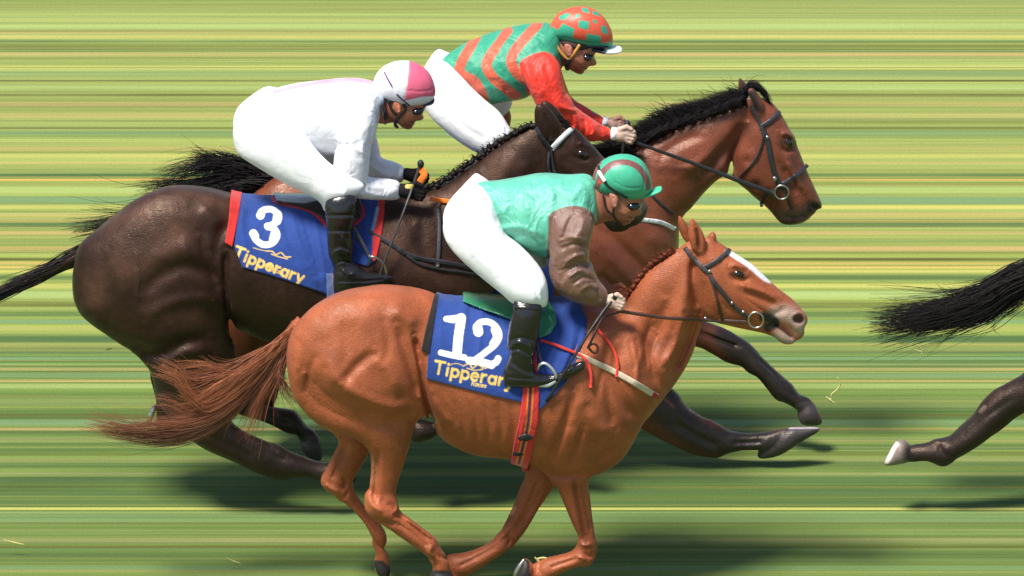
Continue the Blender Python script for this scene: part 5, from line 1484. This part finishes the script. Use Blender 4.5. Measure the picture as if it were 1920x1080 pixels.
# ---- white and pink, on the dark horse
def rider_white(H):
    Rd = Rider(1.22, (640, 560), "jockey in plain white silks and a white and pink cap, on the horse numbered 3")
    R, Y0 = Rd.root, 1.22
    torso = [(452,232),(462,204),(486,184),(520,169),(560,161),(610,155),(655,151),(702,156),(716,178),(716,202),(709,232),(701,262),(682,286),(630,287),(585,283),(540,272),(478,262)]
    sleeveU = [(645,205),(675,190),(702,196),(706,236),(698,270),(693,300),(690,330),(672,352),(645,358),(630,345),(626,320),(628,290),(636,250)]
    sleeveF = [(632,330),(660,318),(690,333),(724,337),(749,343),(750,371),(722,374),(682,372),(652,367),(634,354)]
    farU = [(670,215),(700,222),(706,258),(712,290),(708,318),(690,325),(676,305),(668,260)]
    farF = [(684,286),(700,287),(720,299),(738,304),(757,315),(756,338),(740,341),(715,336),(692,330),(682,310)]
    breech = [(455,215),(505,190),(565,240),(594,283),(629,316),(664,334),(684,350),(664,368),(640,374),(616,392),(610,400),(600,378),(575,362),(540,345),(510,328),(476,307),(450,289),(440,268),(439,240)]
    boot = [(612,378),(645,364),(668,372),(669,402),(663,430),(664,460),(662,492),(672,520),(660,545),(634,546),(626,532),(630,505),(618,480),(614,440)]
    foot = [(630,500),(662,492),(680,507),(706,513),(734,517),(736,522),(722,531),(700,540),(665,546),(634,547),(627,530)]
    head = [(712,176),(750,165),(805,185),(800,197),(796,206),(792,213),(795,221),(788,225),(780,225),(779,231),(774,234),(773,239),(765,242),(754,238),(745,230),(733,226),(718,214)]
    neck = [(690,165),(725,175),(740,200),(738,222),(722,231),(700,222)]
    lw = [(450, 260, -32), (650, 350, -108)]
    jacket = [Part(torso, 0, .95, 14), Part(sleeveU, [(670, 205, -64), (660, 340, -84)], .8, 10), Part(sleeveF, [(650, 345, -84), (750, 358, -58)], .85, 8)]
    far = [Part(farU, [(690, 225, 64), (690, 300, 80)], .9, 8), Part(farF, [(690, 300, 80), (750, 325, 34)], .9, 6)]
    br = [Part(breech, lw, .68, 12, mirror=True), Part([(456,215),(500,195),(545,240),(555,280),(510,310),(465,295),(444,260)], 0, 1.0, 20)]
    W2 = np.array((.84, .84, .88)); PK = np.array((.75, .13, .22)); PKL = np.array((.80, .42, .55))
    jst = [([(700,235),(694,262),(690,285)], 4, -3), ([(683,262),(680,282),(686,300)], 4, 3), ([(640,358),(680,356),(720,362)], 4, -2), ([(600,280),(640,275),(680,270)], 6, -3), ([(650,210),(648,250),(640,290)], 6, -3), ([(660,330),(668,345),(665,362)], 4, -3), ([(680,336),(690,350),(686,366)], 4, 2.5), ([(700,302),(715,315),(740,318)], 4, -2.5), ([(695,310),(720,328),(745,330)], 4, 2.5), ([(560,165),(575,200),(600,250)], 10, 2), ([(500,200),(540,240),(580,270)], 8, -2), ([(716,338),(722,352),(718,370)], 4, -2)]
    Rd.sdf("jacket", jacket + far, (425, 775, 130, 420, -130, 130), 1.8, M_silk, lambda P: paint(P, W2, [('poly', [(512,178),(512,168),(560,158),(610,148),(655,144),(704,150),(704,160),(655,154),(610,157),(560,165)], PKL, 2.0), ('poly', [(715,340),(735,340),(735,380),(700,380)], W2 * .96, 3)]), jst)
    wst = [([(480,240),(540,290),(600,340)], 14, 3), ([(590,290),(630,325),(660,345)], 5, -2), ([(600,340),(630,350),(650,360)], 4, -2.5)]
    Rd.sdf("breeches", br, (425, 705, 160, 450, -150, 150), 2.0, M_white, lambda P: paint(P, WHT, []), wst)
    bst = [([(620,480),(640,470),(662,480)], 4, 2.5), ([(628,495),(645,490),(662,498)], 3, -3), ([(614,405),(668,404)], 2.5, -2), ([(616,434),(666,434)], 2.5, -2), ([(640,440),(652,465),(655,480)], 4, 2), ([(632,528),(680,528),(722,524)], 2.5, -2), ([(640,505),(655,515),(668,512)], 3, 2.5)]
    for sg in (1, -1):
        ps = [Part(boot, -122 * sg, .62, 6), Part(foot, -124 * sg, .72, 6)]
        Rd.sdf("boot", ps, None, 1.5, M_boot, lambda P: paint(P, BLK, []), bst if sg > 0 else [])
    ear = [(738,193),(747,191),(753,198),(752,208),(745,214),(739,206)]
    hd = [Part(head, 0, .74, 5), Part(neck, 0, .75, 8), Part(ear, -30, .45, 3), Part(ear, 25, .4, 3)]
    hst = [([(778,230),(770,229)], 1.6, -2), ([(784,204),(774,206),(767,204)], 4, -2.5), ([(745,198),(747,207)], 2.5, -2.5), ([(786,220),(781,219)], 1.8, -1.5)]
    bt = [Part(boot, -122, .62, 6, mirror=True), Part(foot, -124, .72, 6, mirror=True)]
    hnN = hand_caps((774, 360), 8, -62, 1.12); hnF = hand_caps((782, 331), 14, 30, 1.0, -1)
    allp = [Part(torso, 0, .9, 12), *jacket[1:], *far, *br, *bt, *hd]
    Rd.skin([(allp, (425, 830, 130, 600, -170, 170), 3.0, -8.0, [], []),
             (hd, (690, 810, 150, 255, -50, 50), 1.2, 0.0, hst, [('line', [(745,196),(748,208)], np.array((.72,.25,.12)), 2, 3), ('line', [(715,190),(730,222)], SKD * .7, 8, 5), ('line', [(770,236),(760,234)], SKD, 6, 4), ('line', [(777,230),(770,229)], SKD * .6, 1.2, 1)]),
             (hnN, (740, 815, 310, 400, -100, -25), 1.5, -1.5, [], []), (hnF, (745, 820, 300, 380, 0, 65), 1.5, -1.5, [], [])])
    g1, _ = Rd.sdf("glove", hnN + [Cap((752, 357, -60), 12, (766, 359, -62), 12, 5)], (730, 825, 300, 410, -105, -20), 1.2, M_glove, lambda P: paint(P, BLK * .9, [('line', [(764,350),(772,350)], (.75,.55,.15), 1, 4)]))
    Rd.sdf("glove", hnF + [Cap((762, 326, 32), 11, (772, 328, 30), 11, 5)], (740, 825, 290, 390, -5, 70), 1.2, M_glove, lambda P: paint(P, BLK * .9, []))
    dome = [(700,172),(701,150),(713,131),(735,119),(765,116),(790,125),(807,141),(816,165),(815,180),(806,190),(788,195),(765,198),(742,193),(718,187),(705,181)]
    hm, nm = helmet(R, Y0, dome, .86, M_cap, lambda P: paint(P, (.80,.78,.82), [('poly', [(768,110),(795,115),(825,150),(822,182),(790,188),(758,192),(764,160)], PK, .9), ('poly', [(757,190),(790,182),(818,180),(818,192),(790,196),(760,200)], (.8,.8,.85), .9), ('line', [(708,180),(730,190),(745,193)], (.05,.03,.09), 1, 2)]),
        [(765,193),(790,190),(812,184),(815,188),(810,193),(790,197),(768,199)], (.03,.025,.07), [([(760,170),(790,172),(812,168)], 2, -.8), ([(768,120),(764,160),(758,190)], 1.5, -.8)])
    geo_tubes("goggle_strap", [(lay_on(nm, [(721,136),(728,150),(735,162)], 1.5), 1.5, (.14,.03,.2)), (lay_on(nm, [(744,177),(752,185),(760,192),(768,198)], 1.5), 1.6, (.06,.03,.09))], M_strap, hm, Y0)
    G = Geo(); G.add(ellipsoid((781, 202, 0), (17, 10, 29.5), -.05, 16, 10)); G.build("goggles", M_lens, R, Y0)
    geo_tubes("chin_strap", [([(757,192,-28),(760,205,-28),(752,216,-27),(744,225,-24),(741,234,-14),(745,238,0)], 3.2, BLK * 1.3), ([(728,188,-26),(734,205,-28),(744,216,-27)], 2.6, BLK * 1.3)], M_strap, R, Y0)
    G = Geo(); G.add(ellipsoid((762, 180, 0), (34, 18, 30), .05)); G.build("hair", plain("black hair", (.015,.011,.01), .7), R, Y0)
    geo_tubes("collar", [([(711,214,0),(716,190,-26),(712,176,-20)], 5, (.35,.38,.45)), ([(722,230,0),(722,214,-26),(716,196,-26)], 4, BLK)], M_num, R, Y0)
    return Rd

# ---- red and green hoops, on the bay
def rider_red(H):
    Rd = Rider(1.95, (900, 450), "jockey in red and green chevron silks and checked cap, riding the farthest bay")
    R, Y0 = Rd.root, 1.95
    torso = [(826,116),(858,92),(895,75),(940,60),(985,50),(1028,47),(1048,60),(1055,95),(1055,122),(1040,145),(1005,165),(985,180),(940,187),(912,194),(893,181),(878,161),(862,143),(838,130)]
    sleeveU = [(976,120),(998,106),(1025,101),(1044,115),(1052,132),(1055,152),(1062,178),(1072,200),(1060,228),(1030,222),(1008,200),(997,180),(984,150)]
    sleeveF = [(1010,185),(1062,180),(1078,202),(1100,218),(1125,234),(1144,244),(1146,259),(1125,263),(1095,263),(1063,246),(1033,222)]
    farU = [(1020,120),(1048,125),(1060,155),(1070,180),(1085,200),(1070,212),(1048,190),(1028,150)]
    farF = [(1055,175),(1072,184),(1092,196),(1112,209),(1131,221),(1129,234),(1100,228),(1072,212),(1055,196)]
    breech = [(826,113),(862,142),(886,168),(912,192),(936,212),(951,234),(961,253),(953,275),(925,292),(888,282),(850,257),(834,243),(812,223),(799,205),(792,180),(793,155),(806,130)]
    boot = [(905,280),(950,268),(965,290),(960,330),(955,370),(955,420),(965,440),(955,455),(925,455),(918,440),(915,380),(905,330)]
    foot = [(918,425),(955,420),(990,440),(1010,445),(1010,452),(985,460),(925,458)]
    head = [(1040,66),(1075,62),(1122,86),(1117,98),(1114,106),(1119,119),(1112,123),(1104,123),(1101,129),(1096,131),(1094,137),(1085,138),(1073,132),(1063,126),(1054,116),(1044,100)]
    neck = [(1022,58),(1048,66),(1062,95),(1060,118),(1045,126),(1026,118)]
    lw = [(810, 150, -30), (945, 255, -100)]
    jacket = [Part(torso, 0, .95, 14), Part(sleeveU, [(1010, 110, -62), (1035, 200, -82)], .82, 10), Part(sleeveF, [(1035, 210, -82), (1145, 252, -52)], .85, 8)]
    far = [Part(farU, [(1035, 130, 62), (1060, 190, 78)], .9, 8), Part(farF, [(1070, 195, 78), (1130, 227, 30)], .9, 6)]
    br = [Part(breech, lw, .7, 12, mirror=True), Part([(808,135),(835,118),(870,150),(890,180),(860,215),(825,215),(800,180)], 0, 1.0, 20)]
    G1 = np.array((.035, .33, .19)); R1 = np.array((.66, .115, .055)); RS = np.array((.78, .035, .015)); BK1 = np.array((.03, .20, .12))
    jst = [([(870,90),(885,120),(895,150)], 7, 2.5), ([(900,75),(910,110),(930,150)], 7, -2.5), ([(930,70),(940,110),(965,150)], 8, 2.5), ([(890,170),(920,165),(950,178)], 6, 3), ([(940,170),(965,165),(985,172)], 5, -3), ([(980,60),(970,100),(978,140)], 7, -2.5), ([(848,110),(870,130),(890,150)], 5, -2.5),
           ([(1000,130),(1010,160),(1022,185)], 6, 3), ([(1020,115),(1030,150),(1045,180)], 6, -3), ([(1045,195),(1060,205),(1085,210)], 4, 3), ([(1030,210),(1050,215),(1070,235)], 4, -3), ([(1075,212),(1080,235),(1070,250)], 4, 3.5), ([(1092,222),(1098,240),(1090,258)], 3.5, -3.5), ([(1108,230),(1114,246),(1106,258)], 3.5, 3.5), ([(1125,238),(1128,252)], 3, -3), ([(1070,185),(1090,200),(1110,214)], 3.5, -2.5), ([(1050,220),(1062,228),(1058,242)], 4, 3), ([(990,118),(995,140),(1005,165)], 5, -3)]
    chev = []
    # broad green and red bands, bent at the flank
    for pts, c in (
        ([(893,68),(880,92),(865,118),(862,134),(875,146),(888,152),(900,170),(908,190)], R1),
        ([(925,62),(912,84),(898,110),(893,125),(902,142),(920,158),(938,176)], G1),
        ([(952,58),(938,80),(920,104),(912,124),(924,146),(945,164),(968,182)], R1),
        ([(978,52),(958,76),(944,96),(940,114),(952,134),(972,154),(990,172)], G1),
        ([(1008,46),(988,68),(968,92),(958,114),(966,134),(984,150)], R1)):
        chev.append(('line', pts, c, .9, 9.5 if c is R1 else 7.0))
    def jcol(P):
        ops = [('line', [(862,84),(845,105),(858,125),(880,148)], G1 * 1.1, 1, 12)] + chev + [
            ('poly', [(975,115),(985,96),(1008,66),(1030,44),(1062,44),(1066,135),(1045,135),(1038,118),(1020,104),(995,106)], G1, .9),
            ('spoly', [(974,120),(996,104),(1024,98),(1046,112),(1052,126),(1062,150),(1072,180),(1090,198),(1115,212),(1140,224),(1155,262),(1090,275),(1040,235),(1005,208),(990,180),(982,150)], RS, .9)]
        C = paint(P, G1 * 1.1, ops)
        C[P[:, 2] > 48] = RS
        return C
    Rd.sdf("jacket", jacket + far, (805, 1165, 25, 300, -130, 130), 1.8, M_silk, jcol, jst)
    Rd.sdf("breeches", br, (775, 985, 70, 340, -150, 150), 2.0, M_white, lambda P: paint(P, WHT, [('line', [(897,206),(910,196)], (.35,.3,.6), .8, .9), ('line', [(913,218),(920,212)], (.5,.45,.7), .8, .8), ('line', [(946,240),(948,255)], (.35,.3,.6), .8, .9)]), [([(830,150),(880,200),(930,240)], 12, 3), ([(845,215),(880,245),(915,265)], 6, -2), ([(925,235),(935,255),(935,275)], 4, -2.5)])
    for sg in (1, -1):
        ps = [Part(boot, -112 * sg, .62, 6), Part(foot, -114 * sg, .72, 6)]
        Rd.sdf("boot", ps, None, 2.0, M_boot, lambda P: paint(P, BLK, []))
    ear = [(1058,84),(1068,84),(1074,92),(1072,102),(1065,108),(1059,100)]
    hd = [Part(head, 0, .74, 5), Part(neck, 0, .75, 8), Part(ear, -30, .45, 3), Part(ear, 25, .4, 3)]
    hst = [([(1098,128),(1091,127)], 1.6, -2), ([(1108,103),(1098,104),(1090,101)], 4, -2.5), ([(1066,90),(1068,100)], 2.5, -2.5), ([(1107,120),(1102,119)], 1.8, -1.5), ([(1080,112),(1090,120)], 5, 1.5)]
    hnN = hand_caps((1168, 254), 8, -54, 1.08); hnF = hand_caps((1156, 232), 12, 28, .9, -1)
    bt = [Part(boot, -112, .62, 6, mirror=True), Part(foot, -114, .72, 6, mirror=True)]
    allp = [Part(torso, 0, .9, 12), *jacket[1:], *far, *br, *bt, *hd]
    hop = [('line', [(1150,246),(1190,256)], SKL, 20, 20)]
    Rd.skin([(allp, (775, 1170, 25, 520, -160, 160), 3.0, -8.0, [], []),
             (hd, (1015, 1130, 45, 150, -50, 50), 1.2, 0.0, hst, [('line', [(1066,88),(1068,102)], np.array((.62,.25,.2)), 3, 4), ('line', [(1088,134),(1080,130)], SKD, 5, 4), ('line', [(1098,128),(1090,127)], SKD * .6, 1.2, 1)]),
             (hnN, (1130, 1210, 205, 290, -95, -15), 1.2, 0, [], hop), (hnF, (1120, 1195, 205, 280, 0, 60), 1.2, 0, [], hop)])
    geo_tubes("cuff", [([(1146,251,-52),(1156,252,-53)], 12, WHT)], M_num, R, Y0)
    geo_tubes("cuff", [([(1130,227,30),(1140,230,29)], 9.5, WHT)], M_num, R, Y0)
    dome = [(1032,64),(1033,46),(1044,29),(1064,18),(1090,14),(1115,20),(1135,37),(1147,60),(1149,80),(1144,88),(1110,86),(1075,79),(1050,73)]
    GH = np.array((.04, .36, .22)); RH = np.array((.70, .10, .05))
    gp = [[(1090,14),(1102,16),(1106,26),(1092,22)], [(1110,20),(1120,23),(1126,32),(1112,27)], [(1048,31),(1062,24),(1070,27),(1060,37),(1050,38)], [(1079,27),(1087,26),(1088,33),(1080,34)], [(1085,38),(1105,41),(1103,57),(1084,52)], [(1112,36),(1118,38),(1120,45),(1112,43)],
          [(1127,48),(1137,50),(1140,65),(1128,62)], [(1055,44),(1077,54),(1074,72),(1092,76),(1094,88),(1040,78),(1045,58)], [(1100,63),(1127,68),(1127,82),(1146,76),(1150,90),(1094,88),(1092,74),(1100,74)], [(1036,50),(1046,56),(1040,72),(1030,64)]]
    hm, nm = helmet(R, Y0, dome, .86, M_cap, lambda P: paint(P, RH, [('poly', q, GH, .8) for q in gp] + [('poly', [(1126,66),(1142,68),(1142,81),(1127,80)], RH * 1.05, .8)]),
        [(1104,84),(1125,87),(1148,88),(1164,90),(1166,95),(1150,98),(1130,97),(1108,92)], (.75,.85,.78), [([(1055,70),(1100,80),(1145,82)], 2, -1.2)], under=[('poly', [(1095,80),(1124,86),(1140,97),(1130,104),(1095,96)], (.02,.03,.05), 1.5)])
    YO = (.60, .28, .06)
    geo_tubes("goggle_strap", [(lay_on(nm, [(1036,62),(1048,74),(1070,81),(1100,87),(1140,88)], 1.0), 2.4, (.02,.03,.05))], M_strap, hm, Y0)
    geo_tubes("chin_strap", [([(1036,72,-24),(1046,90,-28),(1056,104,-29),(1066,112,-28)], 3, YO), ([(1087,84,-28),(1078,98,-29),(1066,112,-28)], 3, YO), ([(1067,110,-28),(1064,120,-26),(1064,128,-16)], 5.5, BLK)], M_strap, R, Y0)
    G = Geo(); G.add(ellipsoid((1101, 101, 0), (15, 9.5, 29), .35, 16, 10)); G.build("goggles", M_lens, R, Y0)
    G = Geo(); G.add(ellipsoid((1078, 78, 0), (36, 17, 29), .12)); G.build("hair", plain("brown hair", (.04,.02,.012), .7), R, Y0)
    return Rd

def whip(Y0, pts, knob, label, rad=(3.6, 3.2, 2.2, 3.2), colr=BLK * 1.6):
    G = Geo(); G.add(tube(pts, rad, 8), colr)
    o = G.build("riding_whip", M_strap, None, Y0)
    tagit(o, label, "whip", "riding whips in the jockeys' hands")
    k = Geo(); k.add(ellipsoid(knob, (6.5, 8, 6.5)), BLK)
    kk = k.build("whip_knob", M_black, o, Y0)
    return o

rg = rider_green(None); rw = rider_white(None); rr = rider_red(None)
whip(0.0, [(1150,560,-84),(1128,588,-100),(1100,630,-122),(1062,692,-138),(1025,752,-130)], (1152, 556, -84), "black riding whip slanting over the cloth numbered 12")
whip(1.22, [(788,308,-56),(776,345,-66),(762,385,-95),(745,430,-112),(722,490,-124),(706,540,-120)], (789, 308, -56), "grey-black whip with flared top, held by the white-clad jockey", rad=(3, 2.6, 2.0, 2.4), colr=(.05,.045,.04))
whip(1.95, [(1176,238,-50),(1170,262,-58),(1166,290,-64),(1160,320,-70)], (1176, 234, -50), "short black whip with round knob, held by the red-sleeved jockey")

# ---- torn grass thrown up by the hooves
def clod(pts_list, Y0, label):
    G = Geo()
    for pts, r in pts_list:
        G.add(tube([(a, b, c) for a, b, c in pts], r, 5), (.62, .55, .20))
    o = G.build("grass_clipping", M_num, None, Y0)
    tagit(o, label, "grass clipping", "torn grass in the air")
clod([([(1569,707,0),(1576,718,3),(1570,730,4),(1560,738,2),(1558,744,0)], [.8, 1.5, 1.3, .8])], 1.6, "long curled wisp of straw-coloured grass flying beside the front hooves")
clod([([(1549,744,0),(1556,750,3),(1566,757,2)], [1, 3, .8]), ([(1556,748,2),(1560,755,6)], [2.5, 1])], 1.6, "small pale tuft of torn grass under the curled wisp")
clod([([(1003,1045,0),(1012,1055,3),(1018,1066,2)], [1, 3.2, 1]), ([(1008,1048,2),(1020,1046,4),(1032,1050,2)], [2, 2, 1])], -0.1, "straw tuft stuck by the chestnut's folded front hoof")
clod([([(1717,645,0),(1727,655,2),(1728,668,0)], [.7, 1.2, .6]), ([(1715,655,0),(1735,662,2)], [.6, .9])], 1.5, "faint green wisp under the leading horse's tail")
clod([([(425,1046,0),(438,1052,2),(451,1056,0)], [.6, 1.3, .6])], 0.3, "thin green blade of torn grass low behind the chestnut's hind hooves")
clod([([(8,1012,0),(26,1017,2),(46,1021,0)], [.6, 1.3, .6])], 0.5, "thin pale blade of torn grass far behind all the horses")
clod([([(198,656,0),(205,655,2),(210,653,0)], [.8, 2, .8])], 1.2, "tiny dark fleck in the air behind the dark horse")
